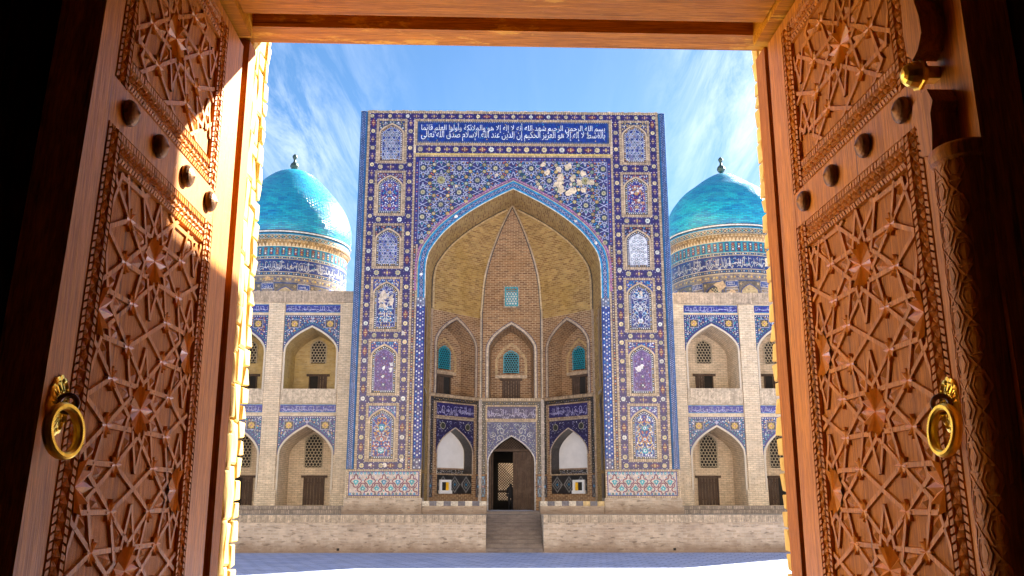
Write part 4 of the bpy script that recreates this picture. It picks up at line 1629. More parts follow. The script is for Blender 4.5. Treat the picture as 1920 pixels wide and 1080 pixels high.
# upper walls with niches
def upper_bay(fr, u0, u1, uc, hw, open_side, side):
    mb = MB()
    vb, vs, va = 6.30, 8.85, 10.98
    arch_wall(mb, fr, u0, u1, 6.25, 11.4, uc, hw, vb, vs, va, 0)
    w = mb.build('iwan_wall', M['brick_iwan'], portal)
    mb = MB()
    pts = arch(uc, hw, vs, va, 3, vb)
    ptb = arch(uc, hw - .12, vs, va - .25, 3, vb)
    sl = 0
    for a, b, c, e in zip(pts, pts[1:], ptb[1:], ptb):
        l = math.hypot(b[0] - a[0], b[1] - a[1])
        mb.poly([fr(a[0], a[1], 0), fr(b[0], b[1], 0), fr(c[0], c[1], -1.15), fr(e[0], e[1], -1.15)], (1, 1, 1), [(0, sl), (0, sl + l), (1.15, sl + l), (1.15, sl)])
        sl += l
    arch_fill(mb, fr, pts, -1.15)
    mb.poly([fr(uc - hw, vb, 0), fr(uc + hw, vb, 0), fr(uc + hw, vb, -1.15), fr(uc - hw, vb, -1.15)])
    n = mb.build('niche', M['brick_iwan'], portal)
    # edging of the niche arch: pale bricks between dark lines
    mb = MB()
    arch_band(mb, fr, uc, hw, vs, va, .05, .020, (0.07, 0.06, 0.07), 6.28)
    arch_band(mb, fr, uc, hw + .05, vs, va + .058, .13, .026, (0.47, 0.37, 0.27), 6.28)
    arch_band(mb, fr, uc, hw + .18, vs, va + .207, .05, .020, (0.10, 0.08, 0.12), 6.28)
    # inner ochre arch frame at the back, sill band
    b = Off(Fr(tuple(x + y for x, y in zip(fr(0, 0, -1.15), PB)), fr.fr.U, fr.fr.N), PB)
    arch_band(mb, b, uc, .88, 8.3, 9.85, .16, .03, (0.44, 0.29, 0.13), 7.75)
    rect(mb, b, uc - 1.04, uc + 1.04, 7.72, 7.90, .034, (0.45, 0.33, 0.22))
    mb.build('niche_edging', M['tile'], portal)
    window_at(n, b, uc, 8.02, .88, 1.40, LAT_T)
    small_door(n, b, uc, 6.30, 1.0, 1.25, open_side=open_side)
    # thin vertical lines at the edges of the wall
    return w


upper_bay(FC, -1.95, 1.95, 0, 1.42, 0, 0)
upper_bay(FL, 0, LA, 2.12, 1.58, 2, -1)
upper_bay(FR, 0, LA, 2.12, 1.58, 1, 1)
# the little square window in the half dome, set in its own frame
mb = MB()
wz = 12.55
cw = half_at((12.8 - 11.82) / (VA - 11.82)) * rib_k(12.8)
FW = Off(Fr((0, 3 + 3 * cw - .10, 0), (1, 0, 0), (0, -1, 0)), PB)
brick_frame(mb, FW, -.52, .52, 12.08, 13.54, .11, .0)
for (a, b, c, e) in ((-.52, -.52, 12.08, 13.54), (.52, .52, 12.08, 13.54)):
    mb.poly([FW(a, c, 0), FW(a, e, 0), FW(a, e, -.9), FW(a, c, -.9)], BEIGE)
mb.poly([FW(-.52, 12.08, 0), FW(.52, 12.08, 0), FW(.52, 12.08, -.9), FW(-.52, 12.08, -.9)], BEIGE)
rect(mb, FW, -.41, .41, 12.19, 13.43, -.06, (0.62, 0.62, 0.60))
o = mb.build('window_surround', M['tile'], portal)
g_ = bpy.data.objects.new('grille', LAT_S); COL.objects.link(g_); g_.parent = o
g_.matrix_local = fr_matrix(FW, 0, 12.2, 0.0)

# cornice between the storeys
mb = MB()
for fr, u0, u1 in ((FC, -1.95, 1.95), (FL, 0, LA), (FR, 0, LA)):
    bricks_h(mb, fr, u0, u1, 6.12, 6.30, .03, pitch=.11)
    P = [fr(u0, 6.30, .10), fr(u1, 6.30, .10), fr(u1, 6.30, -.05), fr(u0, 6.30, -.05)]
    mb.poly(P, (0.42, 0.34, 0.27))
mb.build('cornice', M['tile'], portal)


def lower_bay(fr, u0, u1, uc, door):
    """tiled lower storey of one iwan wall"""
    DK = (0.035, 0.030, 0.030)
    mb = MB()
    hw = 1.42
    vb, vs, va = (-0.56, 1.9, 3.92) if door else (1.55, 2.45, 4.28)
    arch_wall(mb, fr, u0, u1, -0.56, 6.12, uc, hw, vb, vs, va, 0)
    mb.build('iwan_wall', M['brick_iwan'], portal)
    mb = MB()
    # dark dotted frame strips
    for a, b in ((u0 + .06, u0 + .34), (u1 - .34, u1 - .06)):
        rect(mb, fr, a, b, 1.60, 6.10, .012, DK)
        v = 1.7
        while v < 6.0:
            disc(mb, fr, (a + b) / 2 + R.choice((-.06, 0, .06)), v, .03, .020, R.choice([WHITE, LILAC, CREAM]), 4)
            disc(mb, fr, a + .05, v, .016, .020, CREAM, 4)
            disc(mb, fr, b - .05, v, .016, .020, CREAM, 4)
            v += .15
        bricks_v(mb, fr, b + .005 if a < uc else a - .105, b + .105 if a < uc else a - .005, 1.60, 5.86, .016)
        # dado piece with lozenges
        rect(mb, fr, a - .02, b + .02, .22, 1.50, .02, (0.02, 0.02, 0.06))
        rect(mb, fr, a + .02, b - .02, .26, 1.46, .026, (0.20, 0.20, 0.19) if not door else (0.10, 0.22, 0.36))
        m_ = (a + b) / 2
        for q in (-1, 1):
            pline(mb, fr, [(m_ + q * .12, .28), (m_ - q * .12, .86), (m_ + q * .12, 1.44)], .05, .034 + .002 * q, (0.05, 0.025, 0.03))
        star(mb, fr, m_, .86, .10, .07, 4, .042, TURQ if not door else MAROON, 0)
        disc(mb, fr, m_, .86, .035, .048, WHITE, 4)
    rect(mb, fr, u0 + .34, u1 - .34, 5.86, 6.10, .012, DK)
    u = u0 + .4
    while u < u1 - .4:
        disc(mb, fr, u, 5.98 + R.uniform(-.05, .05), .03, .020, R.choice([OCHRE, LILAC, CREAM]), 4)
        u += .14
    # inscription strip
    a, b = uc - 1.52, uc + 1.52
    brick_frame(mb, fr, a - .12, b + .12, 4.92, 5.86, .10, .018)
    rect(mb, fr, a - .02, b + .02, 5.02, 5.76, .024, (0.020, 0.016, 0.11))
    script_strokes(mb, fr, a, b, 5.04, 5.74, .032, int(100 * u0) + 7 + door, (0.36, 0.35, 0.55), .034)
    # spandrel
    rect(mb, fr, a - .02, b + .02, 4.80, 4.93, .018, (0.36, 0.28, 0.2))
    for side in (-1, 1):
        P = [p for p in arch(uc, hw, vs, va, 3) if side * (p[0] - uc) >= -1e-6]
        for p, q in zip(P, P[1:]):
            if abs(p[0] - q[0]) > 1e-6:
                mb.poly([fr(p[0], p[1], .02), fr(q[0], q[1], .02), fr(q[0], 4.80, .02), fr(p[0], 4.80, .02)], (0.014, 0.011, 0.065) if not door else (0.02, 0.035, 0.17))
        lo, hi = sorted((uc + side * hw, uc + side * 1.54))
        rect(mb, fr, lo, hi, vs + .3, 4.80, .02, (0.014, 0.011, 0.065) if not door else (0.02, 0.035, 0.17))
    ins = lambda u, v: abs(u - uc) < 1.48 and vs + .5 < v < 4.74 and not in_arch(u, v, uc, hw + .1, vs, va + .12)
    if door:
        vines(mb, fr, ins, (uc - 1.5, uc + 1.5, vs + .9, 4.75), uc, 9, .03, [(0.5, .55, .6), (0.35, .42, .5)], .028, 8)
        dots(mb, fr, ins, (uc - 1.5, uc + 1.5, vs + .5, 4.75), 150, .034, [WHITE, LILAC, (0.35, .5, .45)], .018, .035, 6, uc)
    else:
        dots(mb, fr, ins, (uc - 1.5, uc + 1.5, vs + .5, 4.75), 60, .03, [WHITE, LILAC, (0.2, .2, .4)], .015, .045, 5, uc)
        for q in (-1, 1):
            disc(mb, fr, uc + q * 1.02, 4.40, .21, .034, (0.42, 0.40, 0.28), 12)
            disc(mb, fr, uc + q * 1.02, 4.40, .175, .040, (0.03, 0.035, 0.025), 12)
    arch_band(mb, fr, uc, hw, vs, va, .07, .034, (0.46, 0.38, 0.30) if not door else (0.52, 0.52, 0.56), vb)
    mb.build('lower_tiling', M['tile'], portal)
    if not door:
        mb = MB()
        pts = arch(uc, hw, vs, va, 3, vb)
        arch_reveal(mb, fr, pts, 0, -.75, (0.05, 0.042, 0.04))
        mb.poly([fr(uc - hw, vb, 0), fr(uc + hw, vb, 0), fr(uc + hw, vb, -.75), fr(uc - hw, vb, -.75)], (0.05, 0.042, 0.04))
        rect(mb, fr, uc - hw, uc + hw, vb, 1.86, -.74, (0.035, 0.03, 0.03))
        dots(mb, fr, lambda u, v: abs(u - uc) < hw - .05, (uc - hw, uc + hw, vb + .05, 1.82), 40, -.73, [CREAM, LILAC, WHITE], .02, .045, 3, uc)
        rect(mb, fr, uc - hw, uc + hw, 1.86, 1.95, -.72, (0.33, 0.22, 0.15))
        # lozenge dado below the niche
        rect(mb, fr, uc - 1.40, uc + 1.40, .42, 1.50, .022, (0.02, 0.018, 0.02))
        for k in range(3):
            cx = uc - .93 + k * .93
            for r, c in ((.44, (0.17, 0.165, 0.16)), (.34, (0.025, 0.02, 0.025)), (.25, (0.14, 0.15, 0.15)), (.15, (0.02, 0.02, 0.03)), (.07, TURQ)):
                mb.poly([fr(cx - r, .96, .026 + .002 * (1 - r)), fr(cx, .96 - r * 1.15, .026 + .012 * (1 - r)), fr(cx + r, .96, .026 + .012 * (1 - r)), fr(cx, .96 + r * 1.15, .026 + .012 * (1 - r))], c)
        bricks_h(mb, fr, uc - 1.42, uc + 1.42, 1.50, 1.60, .022)
        n = mb.build('niche', M['tile'], portal)
        mb = MB()
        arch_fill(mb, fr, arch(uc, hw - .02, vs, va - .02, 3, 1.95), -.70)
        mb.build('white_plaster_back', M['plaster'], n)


lower_bay(FC, -1.95, 1.95, 0, True)
lower_bay(FL, 0, LA, 2.12, False)
lower_bay(FR, 0, LA, 2.12, False)

# corner pilasters between the lower walls: pale plaster strips
for s in (-1, 1):
    mb = MB()
    x, y = s * 1.95, 6.0
    mb.box(x - .10 - PB[0], x + .10, y - .12, y + .05, -.56 - PB[2], 6.2 - PB[2], (0.36, 0.31, 0.29))
    mb.build('corner_strip', M['tile'], portal)
    mb = MB()
    x, y = s * 4.95, 3.0
    mb.box(x - .10 - PB[0], x + .10, y - .10, y + .10, -.56 - PB[2], 11.4 - PB[2], (0.33, 0.24, 0.17))
    mb.build('corner_strip', M['tile'], portal)
# tall shallow panels on the side reveals
for s in (-1, 1):
    mb = MB()
    FS = Off(Fr((s * 5.05, 0, 0), (0, 1, 0), (-s, 0, 0)), PB)
    for v0, v1 in ((1.7, 5.9), (6.4, 11.0)):
        rect(mb, FS, .45, 2.55, v0, v1, .03, (0.05, 0.045, 0.05) if v0 < 3 else (0.30, 0.20, 0.13))
        arch_band(mb, FS, 1.5, .75, v1 - 1.6, v1 - .45, .10, .05, (0.38, .30, .22), v0 + .2)
    rect(mb, FS, .1, 2.9, 0.1, 1.5, .03, (0.06, 0.05, 0.05))
    rect(mb, FS, .1, 2.9, 6.02, 6.22, .05, (0.42, 0.34, 0.26))
    for u in (.12, 2.8):
        rect(mb, FS, u, u + .1, 1.6, 11.3, .045, (0.10, 0.08, 0.09))
    mb.build('reveal_panel', M['tile'], portal)

# floor of the great arch
mb = MB()
mb.poly([FF(-5.08, -.56, .0), FF(5.08, -.56, .0), FF(4.95, -.56, -3), FF(1.95, -.56, -6), FF(-1.95, -.56, -6), FF(-4.95, -.56, -3)])
mb.poly([FF(-1.45, -.56, .0), FF(1.45, -.56, .0), FF(1.45, -.699, .0), FF(-1.45, -.699, .0)])
mb.build('porch_floor', M['brick_step'], portal)

# entrance doors
mb = MB()
FD = FC
arch_reveal(mb, FD, arch(0, 1.42, 1.9, 3.92, 3, -.56), 0, -.30, (0.50, 0.50, 0.54))
mb.build('door_reveal', M['tile'], portal)
mb = MB()


def fbox(mb, fr, u0, u1, v0, v1, d0, d1, col=(1, 1, 1)):
    P = [fr(u, v, dd) for dd in (d0, d1) for u, v in ((u0, v0), (u1, v0), (u1, v1), (u0, v1))]
    for q in ((4, 5, 6, 7), (0, 3, 2, 1), (0, 1, 5, 4), (1, 2, 6, 5), (2, 3, 7, 6), (3, 0, 4, 7)):
        mb.poly([P[i] for i in q], col)


edoor = mthing('entrance_door', 'tall dark wooden door under the great arch, its left leaf standing open', 'door', (0, 6.2, -.56))
DB = (0, 6.2, -.56)
FE = Off(Fr((0, 6.2, 0), (1, 0, 0), (0, -1, 0)), DB)
for a, b in ((-1.40, -1.24), (1.24, 1.40)):
    fbox(mb, FE, a, b, -.56, 3.0, -.05, .10)
fbox(mb, FE, -1.40, 1.40, 3.0, 3.14, -.05, .12)
mb.build('frame', M['wood_door'], edoor)
mb = MB()
fr = FE
pts = arch(0, 1.40, 1.9, 3.90, 3)
for i in range(-8, 9):
    for sg in (-1, 1):
        p, q = (i * .17, 3.14), (i * .17 + sg * .8, 3.94)
        n = 8
        for k in range(n):
            a = (p[0] + (q[0] - p[0]) * k / n, p[1] + (q[1] - p[1]) * k / n)
            b = (p[0] + (q[0] - p[0]) * (k + 1) / n, p[1] + (q[1] - p[1]) * (k + 1) / n)
            if in_arch(a[0], a[1], 0, 1.40, 1.9, 3.9) and in_arch(b[0], b[1], 0, 1.40, 1.9, 3.9):
                line(mb, fr, a, b, .035, .02 + .01 * sg, (1, 1, 1))
mb.build('fanlight_grille', M['wood_door'], edoor)
mb = MB()
for k in range(4):
    fbox(mb, FE, .10 + k * .285, .10 + (k + 1) * .285 - .012, -.54, 2.98, -.03, .04 + .004 * (k % 2))
fbox(mb, FE, .10, 1.23, 2.15, 2.24, .045, .06)
fbox(mb, FE, .10, 1.23, -.35, -.2, .045, .06)
lf = mb.build('door_leaf', M['wood_door'], edoor)
mb = MB()
for k in range(4):
    fbox(mb, FE, -1.20, -1.13, -.54, 2.98, -.15 - k * .27, -.15 - (k + 1) * .27 + .015)
mb.build('door_leaf', M['wood_door'], edoor)
# dark vestibule behind, with a bright pierced screen at its far end
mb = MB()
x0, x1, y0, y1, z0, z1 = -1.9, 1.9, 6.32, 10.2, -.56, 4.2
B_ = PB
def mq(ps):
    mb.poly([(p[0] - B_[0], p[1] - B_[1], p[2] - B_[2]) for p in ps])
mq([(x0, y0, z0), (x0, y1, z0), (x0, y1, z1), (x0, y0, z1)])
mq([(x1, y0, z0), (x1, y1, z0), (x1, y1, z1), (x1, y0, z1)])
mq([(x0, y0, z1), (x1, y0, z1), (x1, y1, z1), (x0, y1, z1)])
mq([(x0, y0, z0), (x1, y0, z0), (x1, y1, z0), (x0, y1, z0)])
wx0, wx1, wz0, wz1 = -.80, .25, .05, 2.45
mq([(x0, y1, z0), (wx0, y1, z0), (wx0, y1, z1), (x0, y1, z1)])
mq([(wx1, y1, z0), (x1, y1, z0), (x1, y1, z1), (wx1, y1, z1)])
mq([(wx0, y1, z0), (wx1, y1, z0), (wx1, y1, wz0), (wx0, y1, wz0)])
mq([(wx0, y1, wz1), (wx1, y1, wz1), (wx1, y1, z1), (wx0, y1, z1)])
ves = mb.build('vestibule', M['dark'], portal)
mb = MB()
FV = Off(Fr((0, 10.15, 0), (1, 0, 0), (0, -1, 0)), PB)
i = 0
for k in range(-14, 15):
    for sg in (-1, 1):
        c = clip((wx0 + k * .17, wz0), (wx0 + k * .17 + sg * 2.4, wz0 + 2.4), wx0, wx1, wz0, wz1)
        if c:
            line(mb, FV, c[0], c[1], .05, .004 * sg + i * .00005, (1, 1, 1))
            i += 1
fbox(mb, FV, wx0, wx1, .55, .68, .0, .05)
mb.build('pierced_screen', M['wood_door'], ves)


mb = MB()
mb.box(-14, 14, 23 , 24, 0, 9.5)  # added behind the pierced screen to dim the bright view through it
cw_ = mb.build('added_courtyard_wall', M['brick'], portal)

# someone stands in the dark doorway, half hidden by the closed leaf
per = mthing('person', 'person in dark clothes standing in the shadow of the entrance doorway', 'person', (-.02, 7.4, -.56))
bm_v = [(0, 0, .86), (0, 0, 1.12), (0, -.01, 1.34), (0, -.015, 1.44), (0, -.02, 1.56), (.09, 0, .80), (.10, -.01, .45), (.10, .01, .06), (.10, -.12, .03), (-.09, 0, .80), (-.10, -.01, .45), (-.10, .01, .06), (-.10, -.12, .03),
        (.18, 0, 1.33), (.23, .01, 1.06), (.22, -.05, .82), (-.18, 0, 1.33), (-.23, .01, 1.06), (-.22, -.05, .82), (0, -.01, 1.64)]
bm_e = [(0, 1), (1, 2), (2, 3), (3, 4), (4, 19), (0, 5), (5, 6), (6, 7), (7, 8), (0, 9), (9, 10), (10, 11), (11, 12), (2, 13), (13, 14), (14, 15), (2, 16), (16, 17), (17, 18)]
rad = [.15, .14, .15, .055, .095, .095, .065, .045, .04, .095, .065, .045, .04, .065, .05, .04, .065, .05, .04, .075]
pm = bpy.data.meshes.new('body')
pm.from_pydata(bm_v, bm_e, [])
pm.materials.append(M['cloth'])
po = bpy.data.objects.new('body', pm)
COL.objects.link(po)
po.parent = per
po.modifiers.new('skin', 'SKIN')
sub = po.modifiers.new('smooth', 'SUBSURF'); sub.levels = 2; sub.render_levels = 2
for i, r__ in enumerate(rad):
    pm.skin_vertices[0].data[i].radius = (r__, r__)
pm.skin_vertices[0].data[0].use_root = True

# brick benches inside the foot of the arch, lamps and their boxes
for s in (-1, 1):
    bl = ('brick bench with pale stone edge left of the entrance door' if s < 0 else 'brick bench with pale and ochre stone edge right of the entrance door')
    bb = (s * 3.2, 0.5, -.699)
    be = mthing('brick_bench', bl, 'bench', bb, 'benches at the foot of the portal')
    mb = MB()
    x0, x1 = sorted((s * 1.47 - bb[0], s * 4.98 - bb[0]))
    mb.box(x0, x1, -.62, 1.2, 0, .44)
    mb.build('brick_base', M['brick_terr'], be)
    mb = MB()
    n = 9
    for k in range(n):
        a, b = x0 + (x1 - x0) * k / n, x0 + (x1 - x0) * (k + 1) / n
        c = (0.52, 0.46, 0.38) if k % 2 == 0 else (0.085, 0.08, 0.11)
        if s > 0 and k % 2 == 0 and k > 4:
            c = (0.46, 0.32, 0.13)
        mb.box(a + .004, b - .004, -.66 + R.uniform(-.02, .02), 1.2, .44, .70 + R.uniform(-.02, .0), vary(c, .1))
    mb.build('stone_edge', M['tile'], be)
for s, fr_ in ((-1, FL), (1, FR)):
    p = fr_(1.30, .52, .02)
    lp = mthing('light_box', ('white framed light box with yellow pane in the dado left of the entrance' if s < 0 else 'white framed light box with yellow pane in the dado right of the entrance'), 'lamp', (p[0], p[1], p[2] + PB[2]), 'light boxes in the porch')
    b_ = (p[0], p[1], p[2])
    f0 = Fr((0, 0, 0), fr_.fr.U, fr_.fr.N)
    mb = MB()
    w, h = .44, .70
    fbox(mb, f0, -w, -w + .15, 0, h, .02, .14); fbox(mb, f0, w - .15, w, 0, h, .02, .14)
    fbox(mb, f0, -w + .15, w - .15, h - .13, h, .02, .14); fbox(mb, f0, -w - .06, w + .06, -.10, .09, .02, .16)
    mb.build('frame', M['white'], lp)
    mb = MB()
    fbox(mb, f0, -w + .15, w - .15, .09, h - .13, .022, .03)
    mb.build('dark_back', M['dark'], lp)
    mb = MB()
    fbox(mb, f0, .10, w - .155, .10, h - .14, .03, .07)
    mb.build('yellow_pane', M['yellow'], lp)

# ------------------------------------------------------------------ side wings
BAYS = (11.90, 16.15, 20.40)
EDGES = (9.22, 14.03, 18.28, 24.0)


def tile_spandrel(parent, fr, uc, hw, vs, va, vtop, seed, base, cols):
    mb = MB()
    for side in (-1, 1):
        P = [p for p in arch(uc, hw, vs, va, 3) if side * (p[0] - uc) >= -1e-6]
        for p, q in zip(P, P[1:]):
            if abs(p[0] - q[0]) > 1e-6:
                mb.poly([fr(p[0], p[1], .012), fr(q[0], q[1], .012), fr(q[0], vtop, .012), fr(p[0], vtop, .012)], base)
        lo, hi = sorted((uc + side * hw, uc + side * 1.64))
        v_lo = vs + .2 * (va - vs)
        rect(mb, fr, lo, hi, v_lo, vtop, .012, base)
        # dark dotted edge
        v = v_lo + .05
        while v < vtop:
            disc(mb, fr, uc + side * 1.56, v, .036, .024, WHITE if int(v * 10) % 2 else TEAL, 5)
            v += .13
        P2 = [p for p in arch(uc, hw + .16, vs, va + .17, 3) if side * (p[0] - uc) >= -1e-6]
        for p, q in zip(P2, P2[1:]):
            l = math.hypot(p[0] - q[0], p[1] - q[1])
            for i in range(max(1, int(l / .13))):
                t = i / max(1, int(l / .13))
                if abs(p[0] + (q[0] - p[0]) * t - uc) < 1.5:
                    disc(mb, fr, p[0] + (q[0] - p[0]) * t, p[1] + (q[1] - p[1]) * t, .034, .024, WHITE if i % 2 else TEAL, 5)
        u = .06
        while u < 1.6:
            disc(mb, fr, uc + side * u, vtop - .07, .034, .024, WHITE, 5)
            u += .13
    ins = lambda u, v: abs(u - uc) < 1.46 and v < vtop - .14 and v > vs + .45 and not in_arch(u, v, uc, hw + .24, vs, va + .27)
    for q in (-1, 1):
        c = (uc + q * 1.05, vtop - .52)
        rect(mb, fr, c[0] - .27, c[0] + .27, c[1] - .24, c[1] + .24, .020, (0.03, 0.03, 0.05))
        for e in (((-.27, -.24), (.27, -.24)), ((-.27, .24), (.27, .24)), ((-.27, -.24), (-.27, .24)), ((.27, -.24), (.27, .24))):
            line(mb, fr, (c[0] + e[0][0], c[1] + e[0][1]), (c[0] + e[1][0], c[1] + e[1][1]), .035, .026 + R.uniform(0, .002), LILAC)
        flower(mb, fr, c[0], c[1], .21, .028, OCHRE, RUST, 8, WHITE)
    ins2 = lambda u, v: ins(u, v) and not any(abs(u - (uc + q * 1.05)) < .3 and abs(v - (vtop - .52)) < .27 for q in (-1, 1))
    dots(mb, fr, ins2, (uc - 1.5, uc + 1.5, vs + .4, vtop), 90, .022, cols, .03, .075, seed, uc)
    star(mb, fr, uc, vtop - .32, .14, .08, 4, .026, LILAC, 0)
    return mb.build('tile_spandrel', M['tile'], parent)


def build_wing(s):
    WB = (s * 16.6, 2.0, -.70)
    wing = mthing('arcaded_wing', ('two-storey pale brick wing with niches, left of the tiled portal' if s < 0 else 'two-storey pale brick wing with niches, right of the tiled portal'), 'building wing', WB, 'brick wings of the madrasa')
    fr = Off(Fr((0, 2.0, 0), (s, 0, 0), (0, -1, 0)), WB)
    LO = (-.25, 2.15, 4.20)
    UP = (6.37, 8.15, 10.02) if s < 0 else (6.45, 8.3, 10.22)
    hw = 1.50
    mb = MB()
    for k, uc in enumerate(BAYS):
        a, b = EDGES[k], EDGES[k + 1]
        arch_wall(mb, fr, a, b, -.70, 5.5, uc, hw, *LO, 0)
        arch_wall(mb, fr, a, b, 5.5, 12.2, uc, hw, *UP, 0)
    mb.poly([fr(9.22, 12.2, 0), fr(24, 12.2, 0), fr(24, 12.2, -16), fr(9.22, 12.2, -16)])
    mb.poly([fr(24, -.7, 0), fr(24, -.7, -16), fr(24, 12.2, -16), fr(24, 12.2, 0)])
    mb.poly([fr(9.22, -.7, -16), fr(24, -.7, -16), fr(24, 12.2, -16), fr(9.22, 12.2, -16)])
    mb.build('brick_wall', M['brick'], wing)
    # piers stand a little proud; foot wider
    for k, (a, b) in enumerate(((9.23, 10.22), (13.56, 14.50), (17.80, 18.75), (22.05, 23.95))):
        mb = MB()
        def pb(u0, u1, v0, v1, d):
            P = [fr(u, v, dd) for dd in (0, d) for u, v in ((u0, v0), (u1, v0), (u1, v1), (u0, v1))]
            for q in ((4, 5, 6, 7), (1, 2, 6, 5), (2, 3, 7, 6), (3, 0, 4, 7)):
                mb.poly([P[i] for i in q])
        pb(a, b, .62, 11.50, .10)
        pb(a - .12, b + .12, -.30, .62, .20)
        mb.build('brick_pier', M['brick'], wing)
    # parapet of bricks on edge
    mb = MB()
    for i in range(150):
        u = 9.23 + i * 14.7 / 150
        P0, P1 = u + .008, u + 14.7 / 150 - .008
        dd = .12 + R.uniform(-.012, .02)
        top = 12.2 + R.uniform(0, .035)
        c = vary((0.47, 0.36, 0.26), .16)
        mb.poly([fr(P0, 11.52, dd), fr(P1, 11.52, dd), fr(P1, top, dd), fr(P0, top, dd)], c)
        mb.poly([fr(P0, top, dd), fr(P1, top, dd), fr(P1, top, -.1), fr(P0, top, -.1)], c)
        mb.poly([fr(P0, 11.52, dd), fr(P1, 11.52, dd), fr(P1, 11.52, 0), fr(P0, 11.52, 0)], c)
    mb.build('parapet', M['tile'], wing, kind='stuff')
    for k, uc in enumerate(BAYS):
        for up in (0, 1):
            vb, vs, va = UP if up else LO
            mb = MB()
            pts = arch(uc, hw, vs, va, 3, vb)
            ptb = arch(uc, hw - .05, vs, va - .1, 3, vb)
            sl = 0
            D = 2.4
            for a, b, c, e in zip(pts, pts[1:], ptb[1:], ptb):
                l = math.hypot(b[0] - a[0], b[1] - a[1])
                mb.poly([fr(a[0], a[1], 0), fr(b[0], b[1], 0), fr(c[0], c[1], -D), fr(e[0], e[1], -D)], (1, 1, 1), [(0, sl), (0, sl + l), (D, sl + l), (D, sl)])
                sl += l
            arch_fill(mb, fr, pts, -D)
            mb.poly([fr(uc - hw, vb, 0), fr(uc + hw, vb, 0), fr(uc + hw, vb, -D), fr(uc - hw, vb, -D)])
            n = mb.build('niche', M['brick_ochre'] if (up and s < 0) else M['brick'], wing)
            n['label'] = ('upper' if up else 'lower') + ' arched niche, number %d counted from the portal' % (k + 1)
            b = Off(Fr((0, 2.0 + D, 0), (s, 0, 0), (0, -1, 0)), WB)
            wn = window_at(n, b, uc + (.02 if up else .0), vb + (1.85 if up else 2.2), .88 if up else 1.0, 1.40 if up else 1.95, LAT_U if up else LAT_D)
            small_door(n, b, uc - (.02 if up else .10), vb, .95 if up else 1.10, 1.05 if up else 1.60, open_side=(0, 2, 0)[k] if not up else (2, 1, 0)[k])
            mb = MB()
            arch_band(mb, fr, uc, hw, vs, va, .10, .05, (0.60, 0.52, 0.42), vb + (.0 if up else .6), 3)
            pi_, po_ = arch(uc, hw, vs, va, 3, vb + (.0 if up else .6)), arch(uc, hw, vs, va, 3, vb + (.0 if up else .6))
            arch_reveal(mb, fr, pi_, .05, 0, (0.60, 0.52, 0.42))
            mb.build('arch_moulding', M['plaster_warm'], wing)
            sd = 40 + k * 2 + up + (7 if s > 0 else 0)
            cols = [WHITE, RUST, TURQ, OCHRE, LILAC] if (s < 0 and up) else [WHITE, OCHRE, TURQ, LILAC, TEAL]
            base = [(0.010, 0.016, 0.16), (0.014, 0.034, 0.16)][(up + k + (s > 0)) % 2]
            tile_spandrel(wing, fr, uc, hw + .10, vs, va + .115, (10.75 if up else 4.78) + (.12 if (up and s > 0) else 0), sd, base, cols)
            # inscription panel
            mb = MB()
            v0, v1 = ((10.92, 11.40) if s < 0 else (11.0, 11.45)) if up else (5.0, 5.46)
            rect(mb, fr, uc - 1.62, uc + 1.62, v0, v1, .02, (0.012, 0.022, 0.24))
            rect(mb, fr, uc - 1.62, uc + 1.62, v0, v0 + .035, .026, TURQ)
            rect(mb, fr, uc - 1.62, uc + 1.62, v1 - .035, v1, .026, TURQ)
            script_strokes(mb, fr, uc - 1.58, uc + 1.58, v0 + .03, v1 - .03, .032, sd, (0.36, 0.38, 0.60), .024)
            mb.build('inscription_panel', M['tile'], wing)
    # slab between storeys: bricks on edge
    for k, uc in enumerate(BAYS):
        mb = MB()
        for i in range(34):
            u = uc - 1.62 + i * 3.24 / 34
            dd = .07 + R.uniform(-.008, .012)
            c = vary((0.50, 0.41, 0.31), .14)
            P0, P1 = u + .006, u + 3.24 / 34 - .006
            mb.poly([fr(P0, 5.52, dd), fr(P1, 5.52, dd), fr(P1, UP[0], dd), fr(P0, UP[0], dd)], c)
        mb.poly([fr(uc - 1.62, UP[0], .07), fr(uc + 1.62, UP[0], .07), fr(uc + 1.62, UP[0], 0), fr(uc - 1.62, UP[0], 0)], (0.5, 0.42, 0.32))
        rect(mb, fr, uc - 1.62, uc + 1.62, 5.5, UP[0], .055, (0.36, 0.28, 0.2))
        mb.build('balcony_slab', M['tile'], wing)
    # plinth step with bricks on edge
    mb = MB()
    mb2 = MB()
    y0 = fr(0, 0, 1.15)[1]
    for (z0, z1, d) in ((-.70, -.48, 1.15), (-.48, -.26, .60)):
        P = [fr(u, v, dd) for dd in (0, d) for u, v in ((9.36, z0), (24, z0), (24, z1), (9.36, z1))]
        for q in ((4, 5, 6, 7), (1, 2, 6, 5), (3, 0, 4, 7), (2, 3, 7, 6)):
            mb.poly([P[i] for i in q])
        for i in range(146):
            u = 9.37 + i * .1
            rect(mb2, fr, u + .012, u + .088, z0 + .02, z1 - .01, d + R.uniform(.006, .016), vary((0.30, 0.24, 0.20), .3))
    pl = mb.build('plinth_step', M['brick_step'], wing)
    mb2.build('brick_edge', M['tile'], pl, kind='stuff')
    return wing


M['plaster_warm'] = mat_plain('warm_plaster', (0.56, 0.49, 0.39), 0.9, 0, 0.12, 2.0, 0.2)
M['brick_ochre'] = mat_brick('ochre_washed_brick', (0.56, 0.42, 0.20), (0.48, 0.33, 0.12), (0.5, 0.4, 0.22), (0.52, 0.37, 0.08), stain_amt=0.6)
build_wing(-1)
build_wing(1)


